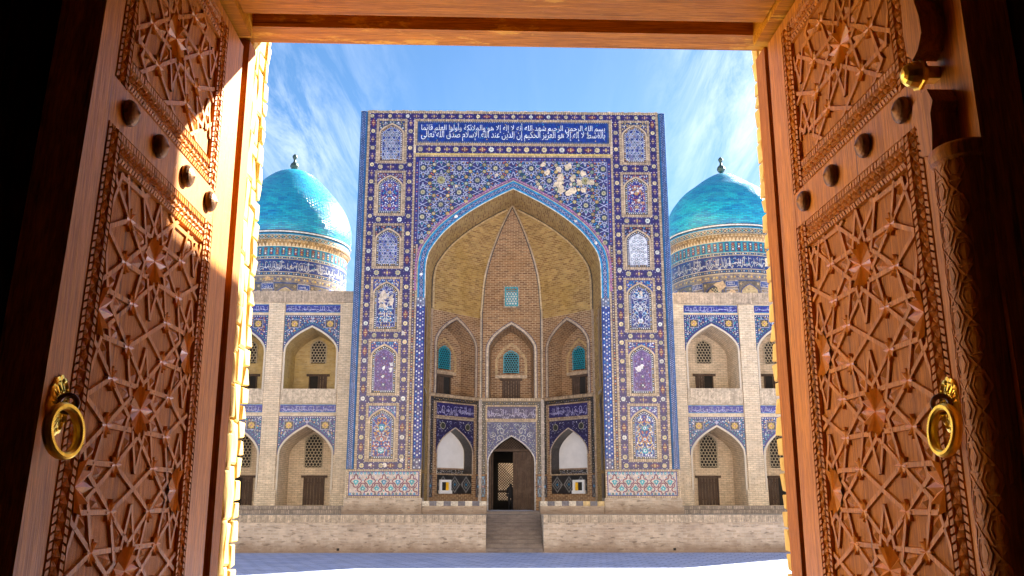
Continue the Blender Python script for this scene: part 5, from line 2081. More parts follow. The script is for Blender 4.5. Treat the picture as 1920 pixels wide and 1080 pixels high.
# ------------------------------------------------------------------ domes on tiled drums
def build_dome(s):
    cx, cy = (-16.42 if s < 0 else 16.28), 14.0
    ZB = 18.30 if s < 0 else 18.95
    R0 = 4.42 if s < 0 else 4.34
    DBs = (cx, cy, 12.2)
    lab = ('turquoise brick dome on a banded tile drum, behind the left brick wing' if s < 0 else 'turquoise brick dome on a banded tile drum, behind the right brick wing')
    dome = mthing('tiled_dome', lab, 'dome', DBs, 'turquoise domes')
    H = 24.45 - ZB
    T_ = [(0, 1.0), (.10, 1.022), (.20, 1.02), (.30, .995), (.44, .92), (.56, .815), (.67, .69)] + ([(.78, .555), (.865, .44), (.94, .30), (.98, .17), (1, 0)] if s < 0 else [(.78, .505), (.865, .365), (.94, .215), (.975, .125), (1, 0)])

    def dome_r(t):
        for k in range(len(T_) - 1):
            if t <= T_[k + 1][0]:
                p0, p1, p2, p3 = T_[max(0, k - 1)], T_[k], T_[k + 1], T_[min(len(T_) - 1, k + 2)]
                h = p2[0] - p1[0]
                f = (t - p1[0]) / h
                m1 = (p2[1] - p0[1]) / max(1e-6, p2[0] - p0[0]) * h
                m2 = (p3[1] - p1[1]) / max(1e-6, p3[0] - p1[0]) * h
                return (2 * f ** 3 - 3 * f * f + 1) * p1[1] + (f ** 3 - 2 * f * f + f) * m1 + (-2 * f ** 3 + 3 * f * f) * p2[1] + (f ** 3 - f * f) * m2
        return 0.0
    mb = MB()
    n, m = 96, 34
    prof = []
    for i in range(m + 1):
        t = i / m
        r = R0 * dome_r(t)
        prof.append((r, ZB + H * t))
    arc = 0
    for (r0, z0), (r1, z1) in zip(prof, prof[1:]):
        l = math.hypot(r1 - r0, z1 - z0)
        for i in range(n):
            a, b = 2 * math.pi * i / n, 2 * math.pi * (i + 1) / n
            ps = [(r0 * math.sin(a), -r0 * math.cos(a), z0 - 12.2), (r0 * math.sin(b), -r0 * math.cos(b), z0 - 12.2), (r1 * math.sin(b), -r1 * math.cos(b), z1 - 12.2), (r1 * math.sin(a), -r1 * math.cos(a), z1 - 12.2)]
            uv = [(a * 4.3, arc), (b * 4.3, arc), (b * 4.3, arc + l), (a * 4.3, arc + l)]
            if r1 < 1e-5:
                ps, uv = ps[:3], uv[:3]
            mb.poly(ps, (1, 1, 1), uv)
        arc += l
    me = mb
    mb.build('dome_shell', M['dome'], dome, smooth=True)
    # finial
    mb = MB()
    zf = 24.40 - 12.2
    lathe(mb, [(.16, zf - .1), (.10, zf + .10), (.24, zf + .22), (.33, zf + .42), (.26, zf + .62), (.11, zf + .76), (.08, zf + .95), (.12, zf + 1.02), (.19, zf + 1.16), (.17, zf + 1.28), (.06, zf + 1.40), (0, zf + 1.46)], 14)
    mb.build('finial', M['finial'], dome, smooth=True)
    # drum
    dz = ZB - 18.30
    k = (ZB - 12.2) / (18.30 - 12.2)
    zz = lambda z: 12.2 + (z - 12.2) * k
    cyl = Off(Cyl(cx, cy, 4.26), DBs)
    mb = MB()
    lathe(mb, [(4.26, -1.2), (4.26, zz(17.3) - 12.2), (4.42, zz(17.72) - 12.2), (4.42, ZB - 12.2 - .12), (4.36, ZB - 12.2)], 96)
    mb.build('drum', M['brick'], dome)
    half = 4.26 * math.radians(100)
    # white line and turquoise foot of the dome
    mb = MB()
    for (r, z0, z1, c) in ((4.45, ZB - .20, ZB - .10, TURQ), (4.49, ZB - .10, ZB - .04, (0.01, .02, .05)), (4.53, ZB - .04, ZB + .06, (0.66, 0.66, 0.66)), (4.47, ZB + .06, ZB + .12, (0.01, .02, .05))):
        lathe(mb, [(4.2, z0 - 12.2), (r, z0 - 12.2), (r, z1 - 12.2), (4.2, z1 - 12.2)], 96, col=c)
    mb.build('foot_ring', M['tile'], dome)
    # patterned band below
    mb = MB()
    c2 = Off(Cyl(cx, cy, 4.42), DBs)
    h2 = 4.42 * math.radians(100)
    v0, v1 = zz(17.74), ZB - .20
    rect(mb, c2, -h2, h2, v0, v1, .012, (0.10, 0.09, 0.09), .3)
    rect(mb, c2, -h2, h2, v0, v0 + .05, .02, (0.5, .46, .36), .3)
    rect(mb, c2, -h2, h2, v1 - .05, v1, .02, (0.5, .46, .36), .3)
    u = -h2 + .1
    i = 0
    vm = (v0 + v1) / 2
    while u < h2 - .1:
        for q in (-1, 1):
            line(mb, c2, (u - .12, vm - q * .11), (u + .12, vm + q * .11), .035, .022 + .003 * q, (0.55, .52, .46))
        disc(mb, c2, u, vm, .06, .03, OCHRE if i % 2 else TEAL, 5)
        u += .24
        i += 1
    mb.build('lozenge_band', M['tile'], dome)
    # stalactite cornice
    mb = MB()
    nA = 58
    for row, (z, r, h) in enumerate(((17.46, 4.30, .26), (17.64, 4.38, .20))):
        for i in range(nA):
            a = -half + (i + (.5 if row else 0)) * 2 * half / nA
            b = a + 2 * half / nA * .86
            f = Off(Cyl(cx, cy, 4.26), DBs)
            d0, d1 = .02 + row * .09, .15 + row * .10
            z0, z1 = zz(z) - h * .7, zz(z) + h * .5
            col = vary((0.29, 0.19, 0.085), .35)
            am = (a + b) / 2
            mb.poly([f(am, z0, d0), f(b, z1 - .05, d1), f(b, z1, d1), f(a, z1, d1), f(a, z1 - .05, d1)], col)
            mb.poly([f(am, z0, d0), f(a, z1 - .05, d1), f(a, z1 - .05, 0)], col)
            mb.poly([f(am, z0, d0), f(b, z1 - .05, d1), f(b, z1 - .05, 0)], col)
    mb.build('stalactite_cornice', M['tile'], dome, kind='stuff')
    # arcade of upright tile panels
    mb = MB()
    v0, v1 = zz(16.56), zz(17.27)
    rect(mb, cyl, -half, half, v0, v1, .012, (0.02, 0.24, 0.36), .3)
    n = 36
    for i in range(n):
        a = -half + i * 2 * half / n
        b = a + 2 * half / n
        m_ = (a + b) / 2
        rect(mb, cyl, a + .07, b - .07, v0 + .07, v1 - .07, .02, (0.02, 0.03, 0.14) if i % 2 else (0.10, 0.06, 0.10))
        for t in (.28, .5, .72):
            disc(mb, cyl, m_, v0 + (v1 - v0) * t, .07, .028, vary((OCHRE, CREAM, WHITE, RUST)[(i + int(t * 10)) % 4], .2), 5)
        for q in (-1, 1):
            for t in (.2, .4, .6, .8):
                disc(mb, cyl, m_ + q * .10, v0 + (v1 - v0) * t, .025, .028, LILAC, 4)
    mb.build('upright_panel_band', M['tile'], dome)
    for z0, z1 in ((16.36, 16.54), (15.18, 15.44)):
        mb = MB()
        v0, v1 = zz(z0), zz(z1)
        rect(mb, cyl, -half, half, v0, v1, .012, (0.04, 0.05, 0.14), .3)
        rect(mb, cyl, -half, half, v0, v0 + .03, .02, (0.45, .40, .3), .3)
        rect(mb, cyl, -half, half, v1 - .03, v1, .02, (0.45, .40, .3), .3)
        u = -half
        i = 0
        while u < half:
            disc(mb, cyl, u, (v0 + v1) / 2, .05, .022, (TURQ, CREAM, WHITE)[i % 3], 5)
            u += .17
            i += 1
        mb.build('dotted_band', M['tile'], dome)
    mb = MB()
    v0, v1 = zz(15.46), zz(16.34)
    rect(mb, cyl, -half, half, v0, v1, .012, (0.012, 0.032, 0.18), .3)
    script_strokes(mb, cyl, -half, half, v0, v1, .022, 90 + s, (0.46, 0.47, 0.54), .038)
    rr = random.Random(8 + s)
    for i in range(120):
        disc(mb, cyl, rr.uniform(-half, half), rr.uniform(v0 + .1, v1 - .1), .04, .018, rr.choice([OCHRE, TURQ, TEAL]), 5)
    if s > 0:
        patch(mb, cyl, 1.9, (v0 + v1) / 2 + .05, .42, .05, 3, (0.62, 0.52, 0.40))
    mb.build('inscription_band', M['tile'], dome)
    # lower drum: frames, small panels and blind windows
    mb = MB()
    v0, v1 = 11.6, zz(15.14)
    rect(mb, cyl, -half, half, v0, v1, .008, (0.20, 0.17, 0.17), .3)
    n = 6
    for i in range(n):
        a = -half + i * 2 * half / n + (0.9 if s < 0 else 0.4)
        # window field
        rect(mb, cyl, a - .85, a + .85, v0, v1 - .45, .016, (0.03, 0.06, 0.20), .3)
        rect(mb, cyl, a - .76, a + .76, v0, v1 - .54, .022, (0.13, 0.11, 0.10), .3)
        ap = arch(a, .62, v1 - 1.45, v1 - .75, 2, v0)
        arch_fill(mb, cyl, ap, .028, (0.025, 0.03, 0.05) if (i + s) % 2 else (0.42, 0.33, 0.20))
        pline(mb, cyl, ap, .07, .034, (0.05, 0.07, 0.22))
        ins = lambda u, v: in_arch(u, v, a, .56, v1 - 1.45, v1 - .82, v0)
        for q in range(-6, 7):
            for sg in (-1, 1):
                for t in range(10):
                    p = (a + q * .22 + sg * t * .14, v1 - 2.2 + t * .14)
                    p2 = (p[0] + sg * .14, p[1] + .14)
                    if ins(*p) and ins(*p2):
                        line(mb, cyl, p, p2, .04, .036 + .003 * sg, (0.42, 0.36, 0.24))
        for q in (-1, 1):
            flower(mb, cyl, a + q * .62, v1 - .72, .10, .03, CREAM, RUST, 6)
        # panels between windows
        c = a + half / n
        for (z0, z1, col) in ((v1 - .95, v1 - .5, (0.03, 0.07, 0.30)), (v1 - 1.45, v1 - 1.08, (0.20, 0.15, 0.10)), (v1 - 2.1, v1 - 1.58, (0.03, 0.07, 0.28))):
            rect(mb, cyl, c - .44, c + .44, z0, z1, .016, (0.44, 0.42, 0.46), .3)
            rect(mb, cyl, c - .39, c + .39, z0 + .05, z1 - .05, .022, col, .3)
            script_strokes(mb, cyl, c - .36, c + .36, z0 + .06, z1 - .06, .03, int(i * 9 + z0 * 10), (0.45, 0.46, 0.6), .03)
    for i in range(760):
        u, v = R.uniform(-half, half), R.uniform(v0, v1 - .02)
        disc(mb, cyl, u, v, R.uniform(.02, .05), .013, R.choice([CREAM, OCHRE, LILAC, TURQ, COBALT, CREAM]), 5)
    u = -half
    i = 0
    while u < half:
        disc(mb, cyl, u, v1 - .22, .075, .02, (CREAM, OCHRE, (0.1, .1, .2))[i % 3], 6)
        u += .2
        i += 1
    if s > 0:
        for (u, v, r) in ((-1.6, 14.2, .5), (-2.3, 13.8, .3), (-.9, 13.6, .35)):
            patch(mb, cyl, u, v + .4, r, .05, int(r * 100), (0.50, 0.36, 0.24))
    else:
        patch(mb, cyl, -.35, v1 - .22, .22, .05, 3, (0.52, 0.34, 0.18), None, 1.4)
    mb.build('drum_tiling', M['tile'], dome)


build_dome(-1)
build_dome(1)

# ------------------------------------------------------------------ terrace and steps
TB = (0, -4.0, -2.5)
terr = mthing('brick_terrace', 'long low brick terrace wall with upright brick coping, before the portal', 'terrace', TB)
FT = Off(Fr((0, -4.0, 0), (1, 0, 0), (0, -1, 0)), TB)
for x0, x1 in ((-26, -1.46), (1.42, 26)):
    mb = MB()
    mb.box(x0, x1, 0, 18, 0, 1.80, (1, 1, 1), '-z')
    mb.box(x0, x1, -.05, 0, 0, .18, (1, 1, 1), '-z +y')
    mb.build('retaining_wall', M['brick_terr'], terr)
    mb = MB()
    n = int((x1 - x0) / .105)
    for i in range(n):
        a = x0 + i * (x1 - x0) / n
        b = a + (x1 - x0) / n
        mb.box(a + .010, b - .010, -.045 - R.uniform(0, .02), .20, 1.46 + R.uniform(-.02, .02), 1.815 + R.uniform(0, .012), vary((0.42, 0.33, 0.235), .25), '-z +y')
    mb.build('coping', M['tile'], terr, kind='stuff')
mb = MB()
mb.box(-1.46, 1.42, 2.7, 18, 0, 1.80, (1, 1, 1), '-z -x +x')
mb.build('landing', M['brick_step'], terr)
# weep holes
for x in (-8.85, 7.9):
    mb = MB()
    mb.box(x, x + .13, -.062, -.04, .10, .22)
    mb.build('drain_hole', M['dark'], terr)  # near-black block on the wall stands in for the shade of a hole
stp = mthing('entrance_steps', 'flight of worn dark brick steps set into the terrace wall below the entrance door', 'steps', (-.02, -4.0, -2.5))
for i in range(9):
    mb = MB()
    h = 1.80 * (i + 1) / 9
    mb.box(-1.44, 1.42, i * .30 - .02, 2.70, h - .20, h - (.006 if i == 8 else 0), (1, 1, 1), '-z')
    mb.build('step', M['brick_step'], stp)

# ------------------------------------------------------------------ the gateway the camera stands in
YAW_G = 0.034
RG = Matrix.Translation(Vector((0, 0, CAM_H))) @ Matrix.Rotation(YAW_G, 4, 'Z')


def gthing(name, label, cat, loc, group=None):
    return empty(name, label, cat, RG @ Vector(loc), YAW_G, group)


def gstruct(name, mb, mat, kind='structure'):
    o = mb.build(name, mat, None, kind=kind)
    o.matrix_world = RG
    return o


mb = MB(); mb.box(-2.1, 2.3, -7, 8.2, -2.49, -1.45); gstruct('passage_floor', mb, M['brick_step'])
mb = MB(); mb.box(-2.1, 2.3, 8.2, 8.5, -2.49, -1.80); mb.box(-2.1, 2.3, 8.5, 8.8, -2.49, -2.15); gstruct('gate_steps', mb, M['brick_step'])
for x0, x1 in ((-2.4, -1.95), (2.15, 2.6)):
    mb = MB(); mb.box(x0, x1, -7, 4.45, -2.0, 3.0)
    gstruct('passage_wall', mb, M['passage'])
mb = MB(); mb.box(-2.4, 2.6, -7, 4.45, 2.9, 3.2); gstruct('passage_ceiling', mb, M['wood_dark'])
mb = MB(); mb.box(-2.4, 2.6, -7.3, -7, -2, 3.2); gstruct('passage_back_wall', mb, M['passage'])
# wall panels and posts in the dark beside the leaves
for s, x in ((-1, -1.95), (1, 2.15)):
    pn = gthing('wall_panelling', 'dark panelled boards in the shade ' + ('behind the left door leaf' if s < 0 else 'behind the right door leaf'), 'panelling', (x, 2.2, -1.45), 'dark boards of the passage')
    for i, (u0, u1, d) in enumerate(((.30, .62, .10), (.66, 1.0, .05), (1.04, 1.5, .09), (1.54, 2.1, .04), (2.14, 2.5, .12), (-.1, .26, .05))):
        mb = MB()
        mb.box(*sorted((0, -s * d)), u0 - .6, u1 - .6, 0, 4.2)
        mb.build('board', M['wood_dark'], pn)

# masonry of the gate
gate = gthing('gateway_wall', 'thick brick gateway wall with rough cream stones in its sunlit jambs, framing the whole view', 'wall', (0.15, 4.8, -2.5))
GB = (0.15, 4.8, -2.5)
mb = MB()


def gbox(mb, x0, x1, y0, y1, z0, z1, col=(1, 1, 1), skip=''):
    mb.box(x0 - GB[0], x1 - GB[0], y0 - GB[1], y1 - GB[1], z0 - GB[2], z1 - GB[2], col, skip)


gbox(mb, -45, -1.385, 4.62, 4.99, -2.48, 17)
gbox(mb, 1.742, 45, 4.62, 4.99, -2.48, 17)
gbox(mb, -1.385, 1.742, 4.62, 4.99, 2.80, 17)
gbox(mb, -45, -3.2, 4.99, 7.85, -2.48, 17)
gbox(mb, 3.4, 45, 4.99, 7.85, -2.48, 17)  # porch pier out of view, its end set to shade the left leaf
gbox(mb, 3.4, 5.6, 7.85, 9.03, -2.48, 5.0)  # unseen pier foot, added to shade the lower part of the left leaf
gbox(mb, -5.4, -3.2, 7.85, 9.03, -2.48, 5.0)  # matching foot added on the left pier, out of view
gbox(mb, -26, -1.44, 4.45, 4.62, -2.48, 15)
gbox(mb, 1.66, 26, 4.45, 4.62, -2.48, 15)
gbox(mb, -1.44, 1.66, 4.52, 4.62, 2.81, 15)
mb.build('brick_masonry', M['brick_gate'], gate)
for s, xw in ((-1, -1.385), (1, 1.742)):
    mb = MB()
    gbox(mb, *sorted((xw, xw - s * .045)), 4.625, 4.985, -1.45, 2.79)
    mb.build('mortar_bed', M['mortar'], gate)
    rs = random.Random(20 + s)

    def stone(poly, dx):
        """one rough stone: outline in (depth, height), pillowed face"""
        cy = sum(p[0] for p in poly) / len(poly)
        cz = sum(p[1] for p in poly) / len(poly)
        S_ = lambda x, y, z: (x - GB[0], y - GB[1], z - GB[2])
        ds = [dx + rs.uniform(-.007, .007) for _ in poly]
        F = [(xw - s * d, p[0], p[1]) for d, p in zip(ds, poly)]
        I = [(xw - s * (d + rs.uniform(.003, .009)), cy + (p[0] - cy) * .86, cz + (p[1] - cz) * .90) for d, p in zip(ds, poly)]
        mb = MB()
        n = len(poly)
        for k in range(n):
            k2 = (k + 1) % n
            mb.poly([S_(xw - s * .02, *poly[k]), S_(xw - s * .02, *poly[k2]), S_(*F[k2]), S_(*F[k])])
            mb.poly([S_(*F[k]), S_(*F[k2]), S_(*I[k2]), S_(*I[k])])
        c = (xw - s * (dx + .010), cy, cz)
        for k in range(n):
            mb.poly([S_(*I[k]), S_(*I[(k + 1) % n]), S_(*c)])
        mb.build('stone', M['stone'], gate, col=False)
    gp = .005
    knots = [-1.44 + i * .17 for i in range(27)]
    bnd = []
    for base, am in ((4.625, 0), (4.715, .028), (4.81, .030), (4.905, .016)):
        bnd.append([base + rs.uniform(-am, am) for _ in knots])

    def bd(k, v):
        t = (v + 1.44) / .17
        i = min(len(knots) - 2, max(0, int(t)))
        f = t - i
        return bnd[k][i] + (bnd[k][i + 1] - bnd[k][i]) * f
    for col in range(3):
        v = -1.44
        while v < 2.70:
            h = rs.uniform(.14, .42)
            if rs.random() < .25:
                h *= .5
            v1 = min(v + h, 2.74)
            sl0, sl1 = rs.uniform(-.02, .02), rs.uniform(-.02, .02)
            n = max(1, int((v1 - v) / .11))
            left = [(bd(col, v + (v1 - v) * i / n) + gp, v + gp + (v1 - v - 2 * gp) * i / n) for i in range(n + 1)]
            right = [(bd(col + 1, v + (v1 - v) * i / n) - gp, v + gp + (v1 - v - 2 * gp) * i / n + (sl0 if i == 0 else sl1 if i == n else 0) * .4) for i in range(n + 1)]
            stone(left + right[::-1], .062)
            v = v1
    v = -1.44
    while v < 2.70:
        h = rs.uniform(.085, .13)
        e = 4.995 + rs.uniform(-.014, .022)
        stone([(bd(3, v) + gp, v + gp), (e, v + gp + rs.uniform(0, .012)), (e + rs.uniform(-.008, .006), v + h - gp), (bd(3, v + h) + gp, v + h - gp)], .070)
        v += h

# wooden frame
frm = gthing('door_frame', 'brown wooden door frame round the opening, its head beam glowing orange from below', 'door frame', (0.15, 4.40, -1.45))
GFb = (0.15, 4.40, -1.45)


def framebox(name, x0, x1, y0, y1, z0, z1, mat):
    mb = MB()
    mb.box(x0 - GFb[0], x1 - GFb[0], y0 - GFb[1], y1 - GFb[1], z0 - GFb[2], z1 - GFb[2])
    o = mb.build(name, M[mat], frm)
    bv = o.modifiers.new('bevel', 'BEVEL')
    bv.width = .006
    bv.segments = 2
    return o


framebox('jamb', -1.43, -1.288, 4.47, 4.60, -1.45, 2.462, 'wood_frame')
framebox('jamb', 1.557, 1.70, 4.45, 4.60, -1.45, 2.462, 'wood_frame')
framebox('head', -1.43, 1.65, 4.33, 4.50, 2.466, 2.84, 'wood_beam')
framebox('threshold', -1.43, 1.65, 4.40, 4.60, -1.449, -1.36, 'wood_frame')
framebox('transom_beam', -1.235, 1.455, 3.55, 4.145, 2.435, 2.80, 'wood_beam')
framebox('side_casing', -1.42, -1.24, 2.9, 4.33, 2.40, 2.80, 'wood_beam')
framebox('side_casing', 1.46, 1.64, 2.9, 4.33, 2.40, 2.80, 'wood_beam')


# ---- carved leaves
def strap(mb, fr, p, q, w, d0, h):
    du, dv = q[0] - p[0], q[1] - p[1]
    l = math.hypot(du, dv)
    if l < .004:
        return
    nu, nv = -dv / l * w / 2, du / l * w / 2
    t = .78
    hh = d0 + h + R.uniform(-.0008, .0008)
    A = [fr(p[0] + nu, p[1] + nv, d0), fr(q[0] + nu, q[1] + nv, d0), fr(q[0] - nu, q[1] - nv, d0), fr(p[0] - nu, p[1] - nv, d0)]
    T = [fr(p[0] + nu * t, p[1] + nv * t, hh), fr(q[0] + nu * t, q[1] + nv * t, hh), fr(q[0] - nu * t, q[1] - nv * t, hh), fr(p[0] - nu * t, p[1] - nv * t, hh)]
    mb.poly([A[0], A[1], T[1], T[0]])
    mb.poly([A[2], A[3], T[3], T[2]])
    mb.poly(T)


def fan(n, r1, r2, hc, hr, hv):
    """chip-carved rosette: ridges and valleys running out from the centre; faces -y"""
    mb = MB()
    P = []
    for i in range(2 * n):
        a = math.pi * i / n + .05
        r, h = (r1, hr) if i % 2 == 0 else (r2, hv)
        P.append((r * math.cos(a), -h, r * math.sin(a)))
    for i in range(2 * n):
        mb.poly([(0, -hc, 0), P[i], P[(i + 1) % (2 * n)]])
        a, b = P[i], P[(i + 1) % (2 * n)]
        mb.poly([a, b, (b[0] * 1.02, .012, b[2] * 1.02), (a[0] * 1.02, .012, a[2] * 1.02)])
    return mb


FAN_BIG = mesh_only(fan(14, .104, .080, .004, .014, -.004), 'rosette', M['wood_chip'])
FAN_SMALL = mesh_only(fan(5, .052, .020, .013, .003, -.002), 'small_star', M['wood_chip'])
FAN_SMALL2 = mesh_only(fan(8, .044, .024, .004, .008, .000), 'eight_point_star', M['wood_chip'])
KN = MB()
lathe(KN, [(.036, 0), (.048, .004), (.050, .012), (.047, .022), (.039, .031), (.027, .038), (.014, .043), (.006, .047), (0, .050)], 18, 'x')
KNOB = {}


def border(mb, fr, u0, u1, v0, v1, wd):
    """carved band round a panel: rope row, chip stars, rope row"""
    D0 = -.006
    for (a0, a1, c0, c1, ax) in ((v0, v1, u0, u0 + wd, 'v'), (v0, v1, u1 - wd, u1, 'v'), (u0 + wd, u1 - wd, v0, v0 + wd, 'u'), (u0 + wd, u1 - wd, v1 - wd, v1, 'u')):
        P = (lambda a, c, d: fr(c, a, d)) if ax == 'v' else (lambda a, c, d: fr(a, c, d))
        mb.poly([P(a0, c0, D0 - .003), P(a1, c0, D0 - .003), P(a1, c1, D0 - .003), P(a0, c1, D0 - .003)])
        # plain fillets
        for t0, t1 in ((0, .05), (.24, .30), (.70, .76), (.95, 1.0)):
            x0, x1 = c0 + (c1 - c0) * t0, c0 + (c1 - c0) * t1
            xm = (x0 + x1) / 2
            mb.poly([P(a0, x0, D0), P(a1, x0, D0), P(a1, xm, D0 + .010), P(a0, xm, D0 + .010)])
            mb.poly([P(a0, xm, D0 + .010), P(a1, xm, D0 + .010), P(a1, x1, D0), P(a0, x1, D0)])
        # rope rows
        for t0, t1, sl in ((.06, .23, .010), (.77, .94, -.010)):
            x0, x1 = c0 + (c1 - c0) * t0, c0 + (c1 - c0) * t1
            n = int((a1 - a0) / .026)
            p = (a1 - a0) / n
            for i in range(n):
                a, b = a0 + i * p + .0045, a0 + (i + 1) * p - .0035
                h = D0 + .009 + R.uniform(-.001, .001)
                q = [P(a, x0, h - .003), P(b, x0, h - .003), P(b + sl, x1, h), P(a + sl, x1, h)]
                z = [P(a, x0, D0 - .004), P(b, x0, D0 - .004), P(b + sl, x1, D0 - .004), P(a + sl, x1, D0 - .004)]
                mb.poly(q)
                for k in range(4):
                    mb.poly([z[k], z[(k + 1) % 4], q[(k + 1) % 4], q[k]])
        # chip-carved stars
        x0, x1 = c0 + (c1 - c0) * .31, c0 + (c1 - c0) * .69
        xm = (x0 + x1) / 2
        n = max(1, int((a1 - a0) / .052))
        p = (a1 - a0) / n
        for i in range(n):
            a, b = a0 + i * p, a0 + (i + 1) * p
            am = (a + b) / 2
            ring = [(a, x0, 0), (am, x0, .010), (b, x0, 0), (b, xm, .010), (b, x1, 0), (am, x1, .010), (a, x1, 0), (a, xm, .010)]
            mid = [(am + (r[0] - am) * .36, xm + (r[1] - xm) * .36, -.004 if k % 2 == 0 else .002) for k, r in enumerate(ring)]
            for k in range(8):
                k2 = (k + 1) % 8
                mb.poly([P(r[0], r[1], D0 + r[2]) for r in (ring[k], ring[k2], mid[k2], mid[k])])
                mb.poly([P(am, xm, D0 + .011), P(mid[k][0], mid[k][1], D0 + mid[k][2]), P(mid[k2][0], mid[k2][1], D0 + mid[k2][2])])


class Leaf:
    def __init__(s, side, base, k):
        s.side, s.base, s.k = side, base, k
        s.x = -1.30 if side < 0 else 1.52

    def __call__(s, u, v, d=0.0):
        if u < 3.4:
            u = u + s.k * (v - .7) * (3.4 - u) / .6
        return (s.x - s.side * d - s.base[0], u - s.base[1], v - s.base[2])


